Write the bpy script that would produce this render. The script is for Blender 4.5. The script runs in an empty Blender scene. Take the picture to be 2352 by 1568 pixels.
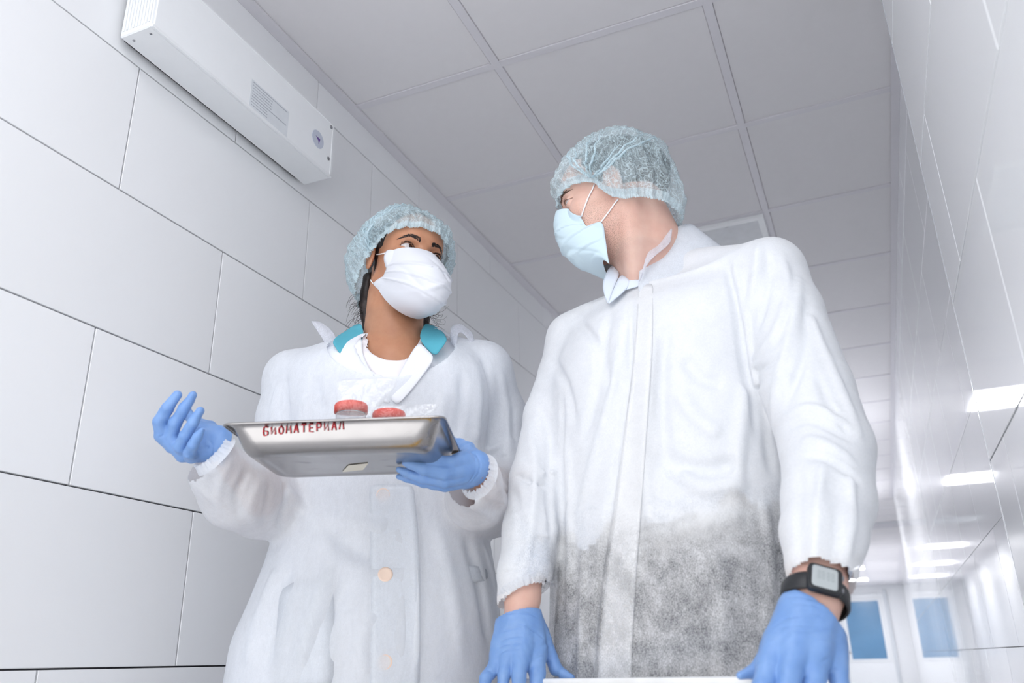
import bpy, bmesh, math, random
import numpy as np
from mathutils import Vector, Matrix

# ---------------------------------------------------------------- camera, light, exposure
W, H = 2352.0, 1568.0
FPX = 1907.68
YAW, PITCH, ROLL = -0.393975802, 0.369321448, -0.0252091984
cyw, syw, cpt, spt = math.cos(YAW), math.sin(YAW), math.cos(PITCH), math.sin(PITCH)
FW = np.array([syw*cpt, cyw*cpt, spt])
_r = np.array([cyw, -syw, 0.0]); _u = np.cross(_r, FW)
CR = math.cos(ROLL)*_r + math.sin(ROLL)*_u
CU = -math.sin(ROLL)*_r + math.cos(ROLL)*_u
G = np.array([syw, cyw, 0.0])            # horizontal view direction
R0 = np.array([cyw, -syw, 0.0])          # horizontal right
FLOOR = -0.80; CEIL = 1.60; WL = -1.265; WRN = 0.218; WRF = 0.305; YEDGE = 1.668; YEND = 23.5

scene = bpy.context.scene
cam_d = bpy.data.cameras.new('camera'); cam = bpy.data.objects.new('camera', cam_d)
scene.collection.objects.link(cam); scene.camera = cam
cam_d.sensor_width = 36.0; cam_d.lens = FPX*36.0/W
cam_d.clip_start = 0.02; cam_d.clip_end = 100
cam.matrix_world = Matrix(((CR[0], CU[0], -FW[0], 0), (CR[1], CU[1], -FW[1], 0), (CR[2], CU[2], -FW[2], 0), (0, 0, 0, 1)))
cam_d.dof.use_dof = True; cam_d.dof.focus_distance = 1.72; cam_d.dof.aperture_fstop = 4.0
scene.view_settings.view_transform = 'Standard'; scene.view_settings.look = 'None'
scene.view_settings.gamma = 1.0; scene.view_settings.use_curve_mapping = False
scene.view_settings.exposure = 0.14
PANEL_POWER = 6.0          # emission of a lit ceiling panel
world = bpy.data.worlds.new('world'); scene.world = world; world.use_nodes = True
wb = world.node_tree.nodes['Background']; wb.inputs[0].default_value = (0.965, 0.98, 1.0, 1); wb.inputs[1].default_value = 2.6
try:
    scene.cycles.max_bounces = 9; scene.cycles.diffuse_bounces = 6; scene.cycles.transparent_max_bounces = 14; scene.cycles.adaptive_threshold = 0.02
except Exception: pass

# ---------------------------------------------------------------- helpers
def ray(px, py):
    v = (px-W/2)*CR - (py-H/2)*CU + FPX*FW
    return v/np.linalg.norm(v)
def P(px, py, D):                         # photo pixel + horizontal distance -> place in the room
    v = ray(px, py); return v*(D/(v@G))
def Pz(px, py, z):
    v = ray(px, py); return v*(z/v[2])
def mpp(p):                               # metres per photo pixel at a place
    return float(p@FW)/FPX

C = scene.collection
def link(o, parent=None):
    C.objects.link(o)
    if parent is not None: o.parent = parent
    return o
def tag(o, label=None, cat=None, group=None, kind=None):
    if label: o['label'] = label
    if cat: o['category'] = cat
    if group: o['group'] = group
    if kind: o['kind'] = kind
    return o
def empty(name, loc, label=None, cat=None, group=None, kind=None):
    o = bpy.data.objects.new(name, None); o.empty_display_size = 0.05
    C.objects.link(o); o.location = Vector([float(c) for c in loc]); tag(o, label, cat, group, kind); return o
def mobj(name, verts, faces, m, parent=None, smooth=True, loc=None):
    """mesh object from world-space verts; origin put at parent's place"""
    me = bpy.data.meshes.new(name)
    v = np.asarray(verts, dtype=np.float64)
    off = np.zeros(3)
    if parent is not None:
        q = parent
        while q is not None: off = off + np.array(q.location); q = q.parent
    v = v - off
    if isinstance(faces, np.ndarray) and faces.ndim == 2:
        n, k = faces.shape
        me.vertices.add(len(v)); me.vertices.foreach_set('co', v.astype(np.float32).ravel())
        me.loops.add(n*k); me.loops.foreach_set('vertex_index', faces.astype(np.int32).ravel())
        me.polygons.add(n); me.polygons.foreach_set('loop_start', np.arange(0, n*k, k, dtype=np.int32))
        try: me.polygons.foreach_set('loop_total', np.full(n, k, dtype=np.int32))
        except Exception: pass
        me.update(calc_edges=True); me.validate()
    else:
        me.from_pydata([tuple(x) for x in v.tolist()], [], [list(f) for f in faces]); me.update()
    if smooth: me.polygons.foreach_set('use_smooth', [True]*len(me.polygons))
    for mm in (m if isinstance(m, (list, tuple)) else [m]): me.materials.append(mm)
    o = bpy.data.objects.new(name, me)
    return link(o, parent)
def recalc(o):
    bm = bmesh.new(); bm.from_mesh(o.data); bmesh.ops.recalc_face_normals(bm, faces=bm.faces); bm.to_mesh(o.data); bm.free()
def bevel(o, w=0.002, seg=2, ang=0.6):
    md = o.modifiers.new('bevel', 'BEVEL'); md.width = w; md.segments = seg; md.limit_method = 'ANGLE'; md.angle_limit = ang; return o
def solid(o, t=0.001, off=0.0):
    md = o.modifiers.new('solid', 'SOLIDIFY'); md.thickness = t; md.offset = off; return o
def subsurf(o, n=2):
    md = o.modifiers.new('sub', 'SUBSURF'); md.levels = n; md.render_levels = n; return o
class MB:
    def __init__(s): s.v = []; s.f = []
    def add(s, vs, fs):
        b = len(s.v); s.v += [tuple(float(c) for c in q) for q in vs]; s.f += [tuple(b+i for i in f) for f in fs]; return s
    def box(s, lo, hi, M=None, O=None):
        vs = [np.array((x, y, z), float) for x in (lo[0], hi[0]) for y in (lo[1], hi[1]) for z in (lo[2], hi[2])]
        if M is not None: vs = [O + M @ q for q in vs]
        return s.add(vs, [(0,1,3,2),(4,6,7,5),(0,4,5,1),(2,3,7,6),(0,2,6,4),(1,5,7,3)])
    def tube(s, pts, r, n=10, caps=True):
        pts = [np.asarray(q, float) for q in pts]; m = len(pts)
        rr = r if isinstance(r, (list, tuple, np.ndarray)) else [r]*m
        t0 = pts[1]-pts[0]; a = np.cross(t0, (0.13, 0.31, 0.94)); a /= np.linalg.norm(a)
        vs = []
        for i in range(m):
            t = pts[min(i+1, m-1)]-pts[max(i-1, 0)]; t = t/(np.linalg.norm(t)+1e-12)
            a = a - t*(a@t); a /= np.linalg.norm(a)+1e-12; b = np.cross(t, a)
            for k in range(n):
                th = 2*math.pi*k/n; vs.append(pts[i]+rr[i]*(math.cos(th)*a+math.sin(th)*b))
        fs = [(i*n+k, i*n+(k+1)%n, (i+1)*n+(k+1)%n, (i+1)*n+k) for i in range(m-1) for k in range(n)]
        if caps: fs += [tuple(range(n))[::-1], tuple((m-1)*n+k for k in range(n))]
        return s.add(vs, fs)
    def lathe(s, prof, O, ax, n=24, caps=True):
        ax = np.asarray(ax, float); ax = ax/np.linalg.norm(ax); a = np.cross(ax, (0.3, 0.9, 0.1)); a /= np.linalg.norm(a); b = np.cross(ax, a)
        vs = [O+ax*h+r*(math.cos(2*math.pi*k/n)*a+math.sin(2*math.pi*k/n)*b) for r, h in prof for k in range(n)]
        m = len(prof); fs = [(i*n+k, i*n+(k+1)%n, (i+1)*n+(k+1)%n, (i+1)*n+k) for i in range(m-1) for k in range(n)]
        if caps: fs += [tuple(range(n))[::-1], tuple((m-1)*n+k for k in range(n))]
        return s.add(vs, fs)
    def build(s, name, m, parent=None, smooth=False, fix=True):
        o = mobj(name, s.v, s.f, m, parent, smooth)
        if fix: recalc(o)
        return o
def catmull(pts, n, closed=False):
    pts = np.asarray(pts, float); m = len(pts); out = []
    segs = m if closed else m-1
    for i in range(segs):
        g = (lambda j: pts[j % m]) if closed else (lambda j: pts[min(max(j, 0), m-1)])
        p0, p1, p2, p3 = g(i-1), g(i), g(i+1), g(i+2)
        for k in range(n):
            t = k/n
            out.append(0.5*((2*p1)+(-p0+p2)*t+(2*p0-5*p1+4*p2-p3)*t*t+(-p0+3*p1-3*p2+p3)*t**3))
    if not closed: out.append(pts[-1])
    return np.array(out)
def grid_faces(nu, nv, wrap_u=False):
    fs = []
    for i in range(nu if wrap_u else nu-1):
        for j in range(nv-1):
            a = i*nv+j; b = ((i+1) % nu)*nv+j
            fs.append((a, b, b+1, a+1))
    return fs
def sheet(name, rows, m, parent, t=0.0012, sub=2):
    """thin bent sheet through a grid of points (rows of equal length)"""
    nu, nv = len(rows), len(rows[0])
    o = mobj(name, [q for r in rows for q in r], grid_faces(nu, nv), m, parent)
    if sub: subsurf(o, sub)
    if t: solid(o, t)
    return o
# ---------------------------------------------------------------- implicit surfaces
def nrm(v): v = np.asarray(v, float); return v/np.linalg.norm(v)
def smin(a, b, k):
    h = np.clip(0.5+0.5*(b-a)/k, 0, 1); return b+(a-b)*h-k*h*(1-h)
def smax(a, b, k): return -smin(-a, -b, k)
def cone(a, b, ra, rb):
    a = np.asarray(a, np.float32); b = np.asarray(b, np.float32); d = b-a; L2 = float(d@d)+1e-12
    def f(p):
        t = np.clip(((p-a)@d)/L2, 0, 1)
        q = p-a-t[:, None]*d
        return np.sqrt(np.einsum('ij,ij->i', q, q))-(ra+(rb-ra)*t)
    return f
def ell(c, r, M=None):
    c = np.asarray(c, np.float32); r = np.asarray(r, np.float32)
    def f(p):
        q = p-c
        if M is not None: q = q@np.asarray(M, np.float32)     # columns of M = axes
        k0 = np.sqrt(((q/r)**2).sum(1)); k1 = np.sqrt(((q/(r*r))**2).sum(1))+1e-9
        return k0*(k0-1)/k1
    return f
def union(fs, k):
    def f(p):
        d = fs[0](p)
        for g in fs[1:]: d = smin(d, g(p), k)
        return d
    return f
def chain(pts, rs, k=0.004):
    return union([cone(pts[i], pts[i+1], rs[i], rs[i+1]) for i in range(len(pts)-1)], k)
def offset(f, o): return lambda p: f(p)-o
def loft(keys, S, T, k=2.0):
    """vertical stack of superelliptic sections: keys (z, centre xyz, half width along S, half depth along T)"""
    keys = sorted(keys, key=lambda q: q[0]); z = np.array([q[0] for q in keys]); c = np.array([q[1] for q in keys]); a = np.array([q[2] for q in keys]); b = np.array([q[3] for q in keys])
    zf = np.linspace(z[0], z[-1], 200)
    def sm(v):
        y = np.interp(zf, z, v); ker = np.hanning(15); ker /= ker.sum()
        return np.convolve(np.pad(y, 7, 'edge'), ker, 'valid')
    cx, cy, aa, bb = sm(c[:, 0]), sm(c[:, 1]), sm(a), sm(b)
    S = np.asarray(S); T = np.asarray(T)
    def f(p):
        zz = p[:, 2]; X = np.interp(zz, zf, cx); Y = np.interp(zz, zf, cy); A = np.interp(zz, zf, aa); B = np.interp(zz, zf, bb)
        dx = p[:, 0]-X; dy = p[:, 1]-Y
        s = (dx*S[0]+dy*S[1])/A; t = (dx*T[0]+dy*T[1])/B
        rr = (np.abs(s)**k+np.abs(t)**k)**(1/k)
        d = (rr-1)*np.minimum(A, B)*0.95
        return np.maximum(d, np.maximum(zf[0]-zz, zz-zf[-1]))
    return f
def surfnet(f, lo, hi, h, coarse=4, reach=1.8):
    lo = np.asarray(lo, float); n = np.ceil((np.asarray(hi, float)-lo)/h/coarse).astype(int)*coarse+1
    nc = (n-1)//coarse+1
    ax = [lo[i]+h*coarse*np.arange(nc[i]) for i in range(3)]
    g = np.stack(np.meshgrid(*ax, indexing='ij'), -1).reshape(-1, 3).astype(np.float32)
    Fc = f(g).reshape(nc)
    act = np.abs(Fc) < reach*h*coarse
    up = Fc
    act2 = act
    for a in range(3):
        up = np.repeat(up, coarse, axis=a); act2 = np.repeat(act2, coarse, axis=a)
    o = coarse//2
    sl = tuple(slice(o, o+n[i]) for i in range(3))
    F = up[sl].astype(np.float32).copy(); A = act2[sl]
    idx = np.nonzero(A)
    pts = (np.stack(idx, -1)*h+lo).astype(np.float32)
    vals = np.empty(len(pts), np.float32)
    for s in range(0, len(pts), 400000): vals[s:s+400000] = f(pts[s:s+400000])
    F[idx] = vals
    neg = F < 0
    cn = tuple(k-1 for k in F.shape)
    cnt = np.zeros(cn, np.int8); 
    c8 = np.zeros(cn, np.int8)
    for dx in (0, 1):
        for dy in (0, 1):
            for dz in (0, 1): c8 += neg[dx:dx+cn[0], dy:dy+cn[1], dz:dz+cn[2]]
    cell = (c8 > 0) & (c8 < 8)
    ci = np.stack(np.nonzero(cell), -1); N = len(ci)
    acc = np.zeros((N, 3)); num = np.zeros(N)
    corners = [np.array(c) for c in ((0,0,0),(0,0,1),(0,1,0),(0,1,1),(1,0,0),(1,0,1),(1,1,0),(1,1,1))]
    for i in range(8):
        for j in range(i+1, 8):
            d = corners[j]-corners[i]
            if np.abs(d).sum() != 1: continue
            va = F[tuple((ci+corners[i]).T)]; vb = F[tuple((ci+corners[j]).T)]
            m = (va < 0) != (vb < 0); t = np.where(m, va/(va-vb+1e-20), 0)
            acc += m[:, None]*(corners[i]+t[:, None]*d); num += m
    V = (ci+acc/num[:, None])*h+lo
    vid = np.full(cn, -1, np.int32); vid[tuple(ci.T)] = np.arange(N)
    quads = []
    for a in range(3):
        b, c = (a+1) % 3, (a+2) % 3
        s0 = [slice(None)]*3; s1 = [slice(None)]*3; s0[a] = slice(0, -1); s1[a] = slice(1, None)
        x = neg[tuple(s0)] != neg[tuple(s1)]
        e = np.stack(np.nonzero(x), -1)
        ok = (e[:, b] > 0) & (e[:, c] > 0) & (e[:, b] < cn[b]) & (e[:, c] < cn[c]); e = e[ok]
        fl = neg[tuple(e.T)]
        q = []
        for db, dc in ((0, 0), (-1, 0), (-1, -1), (0, -1)):
            k = e.copy(); k[:, b] += db; k[:, c] += dc; q.append(vid[tuple(k.T)])
        q = np.stack(q, -1)
        q[~fl] = q[~fl][:, ::-1]
        quads.append(q)
    Q = np.concatenate(quads); Q = Q[(Q >= 0).all(1)]
    return V, Q[:, ::-1].copy()
def march(f, px, py, D0=0.7, D1=2.6):
    v = ray(px, py); t = D0/(v@G)
    for _ in range(160):
        d = float(f((v*t)[None].astype(np.float32))[0])
        if d < 0.0004: break
        t += max(d*0.7, 0.0006)
        if t*(v@G) > D1: return None
    return v*t
def march_dir(f, o, d, tmax=0.3):
    o = np.asarray(o, float); d = nrm(d); t = 0.0
    for _ in range(120):
        s = float(f((o+d*t)[None].astype(np.float32))[0])
        if s < 0.0002: break
        t += max(s*0.7, 0.0003)
        if t > tmax: break
    return o+d*t
def grad(f, p, e=0.002):
    p = np.asarray(p, float); q = np.array([p+e*np.eye(3)[i] for i in range(3)]+[p-e*np.eye(3)[i] for i in range(3)], np.float32)
    v = f(q); return nrm([v[0]-v[3], v[1]-v[4], v[2]-v[5]])
def creases(f, lst, keep=None):
    """brush strokes that raise (+) or sink (-) folds: (list of px points, width px, height mm)"""
    segs = []
    for pts, w, a in lst:
        q = [march(f, *pt) for pt in pts]
        if any(x is None for x in q): continue
        m = mpp(q[0]); 
        if len(q) > 2: q = list(catmull(q, 3))
        L = len(q)-1
        for i in range(L):
            segs.append((np.asarray(q[i], np.float32), np.asarray(q[i+1], np.float32), w*m, a*0.001, i == 0, i == L-1, len(segs)-i))
    groups = {}
    for s in segs: groups.setdefault(s[6], []).append(s)
    gl = list(groups.values())
    def g(p):
        out = f(p).copy()
        near = np.abs(out) < 0.03
        pp = p[near]
        if len(pp) == 0: return out
        tot = np.zeros(len(pp), np.float32)
        for gr in gl:
            w = gr[0][2]
            lo = np.min([np.minimum(s[0], s[1]) for s in gr], 0)-2.6*w; hi = np.max([np.maximum(s[0], s[1]) for s in gr], 0)+2.6*w
            m = ((pp > lo) & (pp < hi)).all(1)
            if not m.any(): continue
            q = pp[m]; best = np.full(len(q), 1e9, np.float32); n = len(gr); tp = np.zeros(len(q), np.float32)
            for i, s in enumerate(gr):
                d = s[1]-s[0]; t = np.clip(((q-s[0])@d)/(d@d+1e-12), 0, 1); r = q-s[0]-t[:, None]*d
                r2 = (r*r).sum(1); u = r2 < best
                best = np.where(u, r2, best); tp = np.where(u, (i+t)/n, tp)
            tot[m] += gr[0][3]*np.exp(-best/(w*w))*np.clip(np.sin(np.pi*np.clip(tp, 0.03, 0.97))*2.2, 0, 1)
        out[near] = out[near]-tot
        return out
    return g
def wobble(f, amp, freq, seed=0, zs=1.0, reach=0.03):
    rs = np.random.RandomState(seed); ks = rs.normal(size=(7, 3)); ks /= np.linalg.norm(ks, axis=1)[:, None]; ks[:, 2] *= zs
    fr = freq*rs.uniform(0.6, 1.7, 7); ph = rs.uniform(0, 6.28, 7)
    ks = (ks*fr[:, None]).astype(np.float32)
    def g(p):
        out = f(p).copy(); m = np.abs(out) < reach; q = p[m]
        if len(q):
            w = 0.012*np.sin(q[:, [1, 2, 0]]*freq*0.5+ph[:3]).astype(np.float32)
            s = np.sin((q+w)@ks.T+ph).sum(1)/3.2
            out[m] = out[m]-amp*s
        return out
    return g
# ---------------------------------------------------------------- materials
def lin(c):
    return tuple(((x/255)/12.92 if x/255 <= 0.04045 else ((x/255+0.055)/1.055)**2.4) for x in c)+(1,)
class Mat:
    def __init__(s, name):
        s.m = bpy.data.materials.new(name); s.m.use_nodes = True; s.t = s.m.node_tree; s.n = s.t.nodes; s.l = s.t.links
        s.b = s.n['Principled BSDF']; s.out = s.n['Material Output']
    def set(s, **k):
        for a, v in k.items(): s.b.inputs[a.replace('_', ' ')].default_value = v
        return s
    def node(s, t, **k):
        x = s.n.new(t)
        for a, v in k.items():
            if a.startswith('i_'): x.inputs[a[2:].replace('_', ' ')].default_value = v
            else: setattr(x, a, v)
        return x
    def L(s, a, b): s.l.new(a, b); return s
    def coord(s, scale=(1, 1, 1)):
        tc = s.node('ShaderNodeTexCoord'); mp = s.node('ShaderNodeMapping'); mp.inputs['Scale'].default_value = scale
        s.L(tc.outputs['Object'], mp.inputs[0]); return mp.outputs[0]
    def noise(s, sc, det=3, rough=0.5, vec=None, dist=0.0):
        x = s.node('ShaderNodeTexNoise'); x.inputs['Scale'].default_value = sc; x.inputs['Detail'].default_value = det; x.inputs['Roughness'].default_value = rough; x.inputs['Distortion'].default_value = dist
        if vec is None: vec = s.coord()
        s.L(vec, x.inputs['Vector']); return x.outputs['Fac']
    def ramp(s, fac, stops):
        r = s.node('ShaderNodeValToRGB'); e = r.color_ramp.elements
        while len(e) < len(stops): e.new(0.5)
        for i, (p, c) in enumerate(stops): e[i].position = p; e[i].color = c if isinstance(c, tuple) else (c, c, c, 1)
        s.L(fac, r.inputs[0]); return r.outputs[0]
    def bump(s, fac, strength=0.3, dist=0.001, normal=None):
        b = s.node('ShaderNodeBump'); b.inputs['Strength'].default_value = strength; b.inputs['Distance'].default_value = dist
        s.L(fac, b.inputs['Height'])
        if normal is not None: s.L(normal, b.inputs['Normal'])
        return b.outputs[0]
def plain(name, rgb, rough=0.5, metal=0.0, var=0.04, sc=30, bump=0.0, bsc=200, spec=0.5, **k):
    M = Mat(name); c = lin(rgb)
    f = M.noise(sc, 3)
    lo = tuple(max(0, x*(1-var)) for x in c[:3])+(1,); hi = tuple(min(1, x*(1+var)) for x in c[:3])+(1,)
    M.L(M.ramp(f, [(0.3, lo), (0.7, hi)]), M.b.inputs['Base Color'])
    M.set(Roughness=rough, Metallic=metal); M.b.inputs['Specular IOR Level'].default_value = spec
    if bump: M.L(M.bump(M.noise(bsc, 2), bump, 0.001), M.b.inputs['Normal'])
    for a, v in k.items(): M.b.inputs[a.replace('_', ' ')].default_value = v
    return M.m
def fabric(name, rgb, alpha0, alpha1, sc=900, transl=0.35, bump=0.25, crinkle=60, tint=None, streak=(1, 1, 0.35), cd=0.0012, thin=None, net=None):
    """thin non-woven cloth: fibre pattern decides how much shows through"""
    M = Mat(name); n = M.n; n.remove(M.b)
    c = lin(rgb)
    dif = M.node('ShaderNodeBsdfDiffuse'); dif.inputs[0].default_value = c
    trl = M.node('ShaderNodeBsdfTranslucent'); trl.inputs[0].default_value = c
    tr = M.node('ShaderNodeBsdfTransparent')
    if tint: tr.inputs[0].default_value = lin(tint)
    v = M.coord(streak)
    f1 = M.noise(sc, 4, 0.65, v, 0.5 if thin else 1.5); f2 = M.noise(28 if thin else sc*0.06, 5, 0.68, v, 0.3 if thin else 1.0)
    ad = M.node('ShaderNodeMath', operation='MULTIPLY_ADD'); M.L(f2, ad.inputs[0]); ad.inputs[1].default_value = 0.8 if thin else 0.5; M.L(f1, ad.inputs[2])
    mr = M.node('ShaderNodeMapRange'); mr.inputs['From Min'].default_value = 0.68 if thin else 0.58; mr.inputs['From Max'].default_value = 1.12 if thin else 0.92
    mr.inputs['To Min'].default_value = alpha0; mr.inputs['To Max'].default_value = alpha1; M.L(ad.outputs[0], mr.inputs[0])
    alpha = mr.outputs[0]
    if net:                                   # crimped cloth: a net of doubled, whiter creases
        vo = M.node('ShaderNodeTexVoronoi', feature='DISTANCE_TO_EDGE'); vo.inputs['Scale'].default_value = net
        vm = M.node('ShaderNodeMixRGB'); vm.inputs[0].default_value = 0.04; M.L(M.coord((1, 1, 0.5)), vm.inputs[1])
        nn = M.node('ShaderNodeTexNoise'); nn.inputs['Scale'].default_value = 40; M.L(M.coord(), nn.inputs['Vector']); M.L(nn.outputs['Color'], vm.inputs[2]); M.L(vm.outputs[0], vo.inputs['Vector'])
        vr = M.node('ShaderNodeMapRange'); M.L(vo.outputs['Distance'], vr.inputs[0]); vr.inputs['From Max'].default_value = 0.09; vr.inputs['To Min'].default_value = 0.35; vr.inputs['To Max'].default_value = 1.0
        mu_ = M.node('ShaderNodeMath', operation='MULTIPLY'); M.L(alpha, mu_.inputs[0]); M.L(vr.outputs[0], mu_.inputs[1]); alpha = mu_.outputs[0]
    if thin:                                  # cloth worn thin and clinging below a ragged line: height, fade, added see-through
        ge = M.node('ShaderNodeNewGeometry'); sx_ = M.node('ShaderNodeSeparateXYZ'); M.L(ge.outputs['Position'], sx_.inputs[0])
        big = M.noise(9, 4, 0.6, M.coord((1, 1, 1)), 0.5)
        ma = M.node('ShaderNodeMath', operation='MULTIPLY_ADD'); M.L(big, ma.inputs[0]); ma.inputs[1].default_value = 0.34; M.L(sx_.outputs['Z'], ma.inputs[2])
        mz = M.node('ShaderNodeMapRange'); M.L(ma.outputs[0], mz.inputs[0]); mz.inputs['From Min'].default_value = thin[0]+0.17-thin[1]; mz.inputs['From Max'].default_value = thin[0]+0.17+thin[1]*0.7; mz.inputs['To Min'].default_value = 1; mz.inputs['To Max'].default_value = 0
        md = M.node('ShaderNodeMapRange'); M.L(ad.outputs[0], md.inputs[0]); md.inputs['From Min'].default_value = 0.70; md.inputs['From Max'].default_value = 1.10; md.inputs['To Min'].default_value = thin[2]*0.35; md.inputs['To Max'].default_value = thin[2]*1.25
        mm_ = M.node('ShaderNodeMath', operation='MULTIPLY'); M.L(mz.outputs[0], mm_.inputs[0]); M.L(md.outputs[0], mm_.inputs[1])
        fl_ = M.node('ShaderNodeVectorMath', operation='MULTIPLY'); M.L(ge.outputs['Position'], fl_.inputs[0]); fl_.inputs[1].default_value = (1, 1, 0)
        ds = M.node('ShaderNodeVectorMath', operation='DISTANCE'); M.L(fl_.outputs[0], ds.inputs[0]); ds.inputs[1].default_value = (thin[3][0], thin[3][1], 0)
        dm = M.node('ShaderNodeMapRange'); M.L(ds.outputs['Value'], dm.inputs[0]); dm.inputs['From Min'].default_value = 0.235; dm.inputs['From Max'].default_value = 0.27; dm.inputs['To Min'].default_value = 1; dm.inputs['To Max'].default_value = 0
        m5 = M.node('ShaderNodeMath', operation='MULTIPLY'); M.L(mm_.outputs[0], m5.inputs[0]); M.L(dm.outputs[0], m5.inputs[1]); mm_ = m5
        aa = M.node('ShaderNodeMath', operation='ADD', use_clamp=True); M.L(alpha, aa.inputs[0]); M.L(mm_.outputs[0], aa.inputs[1]); alpha = aa.outputs[0]
    m1 = M.node('ShaderNodeMixShader'); m1.inputs[0].default_value = transl; M.L(dif.outputs[0], m1.inputs[1]); M.L(trl.outputs[0], m1.inputs[2])
    gl = M.node('ShaderNodeBsdfGlossy'); gl.inputs['Roughness'].default_value = 0.45; gl.inputs[0].default_value = (0.9, 0.9, 0.9, 1)
    m3 = M.node('ShaderNodeMixShader'); m3.inputs[0].default_value = 0.05; M.L(m1.outputs[0], m3.inputs[1]); M.L(gl.outputs[0], m3.inputs[2])
    m2 = M.node('ShaderNodeMixShader'); M.L(alpha, m2.inputs[0]); M.L(m3.outputs[0], m2.inputs[1]); M.L(tr.outputs[0], m2.inputs[2])
    b1 = M.bump(M.noise(crinkle, 4, 0.55, M.coord((1, 1, 0.6)), 0.6), bump, cd); b2 = M.bump(f1, 0.15, 0.0004, b1)
    if net: b2 = M.bump(vr.outputs[0], -0.5, 0.0015, b2)
    for q in (dif, trl, gl): M.L(b2, q.inputs['Normal'])
    M.L(m2.outputs[0], M.out.inputs[0])
    return M.m
# ================================================================ THE SETTING
def tile_mat(name, rgb, rough, spec=0.5, wav=0.0):
    M = Mat(name); c = lin(rgb)
    oi = M.node('ShaderNodeObjectInfo'); mx = M.node('ShaderNodeMapRange'); mx.inputs['To Min'].default_value = 0.97; mx.inputs['To Max'].default_value = 1.02
    M.L(oi.outputs['Random'], mx.inputs[0])
    mm = M.node('ShaderNodeMixRGB', blend_type='MULTIPLY'); mm.inputs[0].default_value = 1.0; mm.inputs[1].default_value = c
    M.L(mx.outputs[0], mm.inputs[2]); M.L(mm.outputs[0], M.b.inputs['Base Color'])
    M.set(Roughness=rough); M.b.inputs['Specular IOR Level'].default_value = spec
    if wav: M.L(M.bump(M.noise(2.5, 2), wav, 0.01), M.b.inputs['Normal'])
    return M.m
m_tileL = tile_mat('white satin wall tile', (238, 239, 241), 0.34, 0.4)
m_tileR = tile_mat('white polished wall tile', (243, 245, 247), 0.035, 0.75, 0.012)
m_grout = plain('dark grey grout', (70, 70, 76), 0.9)
m_groutR = plain('grey grout', (66, 68, 74), 0.8)
m_ceil = plain('white mineral ceiling tile', (228, 226, 228), 0.9, var=0.006, bump=0.08, bsc=400)
m_bar = plain('grey painted ceiling bar', (222, 220, 225), 0.5, var=0.01)
m_floor = plain('light grey vinyl floor', (216, 216, 218), 0.35)
m_white = plain('white painted metal', (236, 238, 240), 0.35, var=0.008)
m_white2 = plain('grey white plastic', (214, 218, 222), 0.45)
m_dark = plain('dark gap', (40, 40, 46), 0.8)
m_steel = plain('brushed screw steel', (150, 150, 155), 0.3, 1.0)

def slab(name, lo, hi, m, parent=None, bev=0.0, kind=None):
    c = [(lo[i]+hi[i])/2 for i in range(3)]
    mb = MB().box(lo, hi); v = np.array(mb.v)
    if parent is None:
        o = mobj(name, v-np.array(c), mb.f, m, None, False); o.location = c
    else: o = mobj(name, v, mb.f, m, parent, False)
    recalc(o)
    if bev: bevel(o, bev, 1)
    if kind: o['kind'] = kind
    return o
_slabs = {}
def tile(name, lo, hi, m, parent, bev=0.0008):
    """tiles of one size share their mesh"""
    dim = tuple(round(hi[i]-lo[i], 4) for i in range(3)); key = (name, dim, m.name)
    c = [(lo[i]+hi[i])/2 for i in range(3)]
    if key not in _slabs:
        bm = bmesh.new(); bmesh.ops.create_cube(bm, size=1.0); bmesh.ops.scale(bm, vec=dim, verts=bm.verts)
        if bev: bmesh.ops.bevel(bm, geom=bm.edges[:], offset=bev, segments=1, affect='EDGES')
        me = bpy.data.meshes.new(name); bm.to_mesh(me); bm.free(); me.materials.append(m); _slabs[key] = me
    o = bpy.data.objects.new(name, _slabs[key]); link(o, parent)
    o.location = Vector(c)-parent.location if parent is not None else Vector(c)
    return o
YB = -1.0
floor = slab('floor', (WL-0.1, YB, FLOOR-0.08), (1.2, YEND+0.2, FLOOR), m_floor, kind='structure')
wall_left = slab('wall_left', (WL-0.12, YB, FLOOR), (WL-0.010, YEND, CEIL+0.05), m_grout, kind='structure')
z0, cs, J = 0.009, 0.297, 0.0016
for k in range(-3, 6):
    zl = z0+cs*k; zh = min(zl+cs, CEIL-0.002); zl = max(zl, FLOOR+0.001)
    if k == 5: zh = CEIL-0.002
    y = (1.321 if k % 2 == 0 else 1.022)-0.6015*4
    while y < 7.2:
        tile('tile', (WL-0.0100, y+J, zl+J), (WL, y+0.6015-J, zh-J), m_tileL, wall_left); y += 0.6015
slab('wall_left_far', (WL-0.010, 7.0, FLOOR), (WL, YEND, CEIL), m_tileL, wall_left).name = 'plaster_face'
# right wall: a thicker near stretch ending in a corner, then the set-back stretch beyond it
wall_right = slab('wall_right', (WRN+0.012, YB, FLOOR), (1.1, YEDGE-0.006, CEIL+0.05), m_groutR, kind='structure')
zr, cr_, wr = 0.011, 0.3045, 0.578
for k in range(-3, 6):
    zl = zr+cr_*k; zh = min(zl+cr_, CEIL-0.002); zl = max(zl, FLOOR+0.001)
    if zh-zl < 0.02: continue
    y = {0: 1.476, 1: 1.18}[k % 2]-wr*4
    while y < YEDGE-0.01:
        a, b = y+0.0018, min(y+wr, YEDGE)-0.0018
        if b-a > 0.02: tile('tile', (WRN, a, zl+0.0018), (WRN+0.0119, b, zh-0.0018), m_tileR, wall_right)
        y += wr
trim = slab('trim_1', (WRN-0.0008, YEDGE, FLOOR), (WRN+0.02, YEDGE+0.004, CEIL), plain('bright tile edge trim', (222, 224, 228), 0.15, 0.6), kind='structure')
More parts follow.
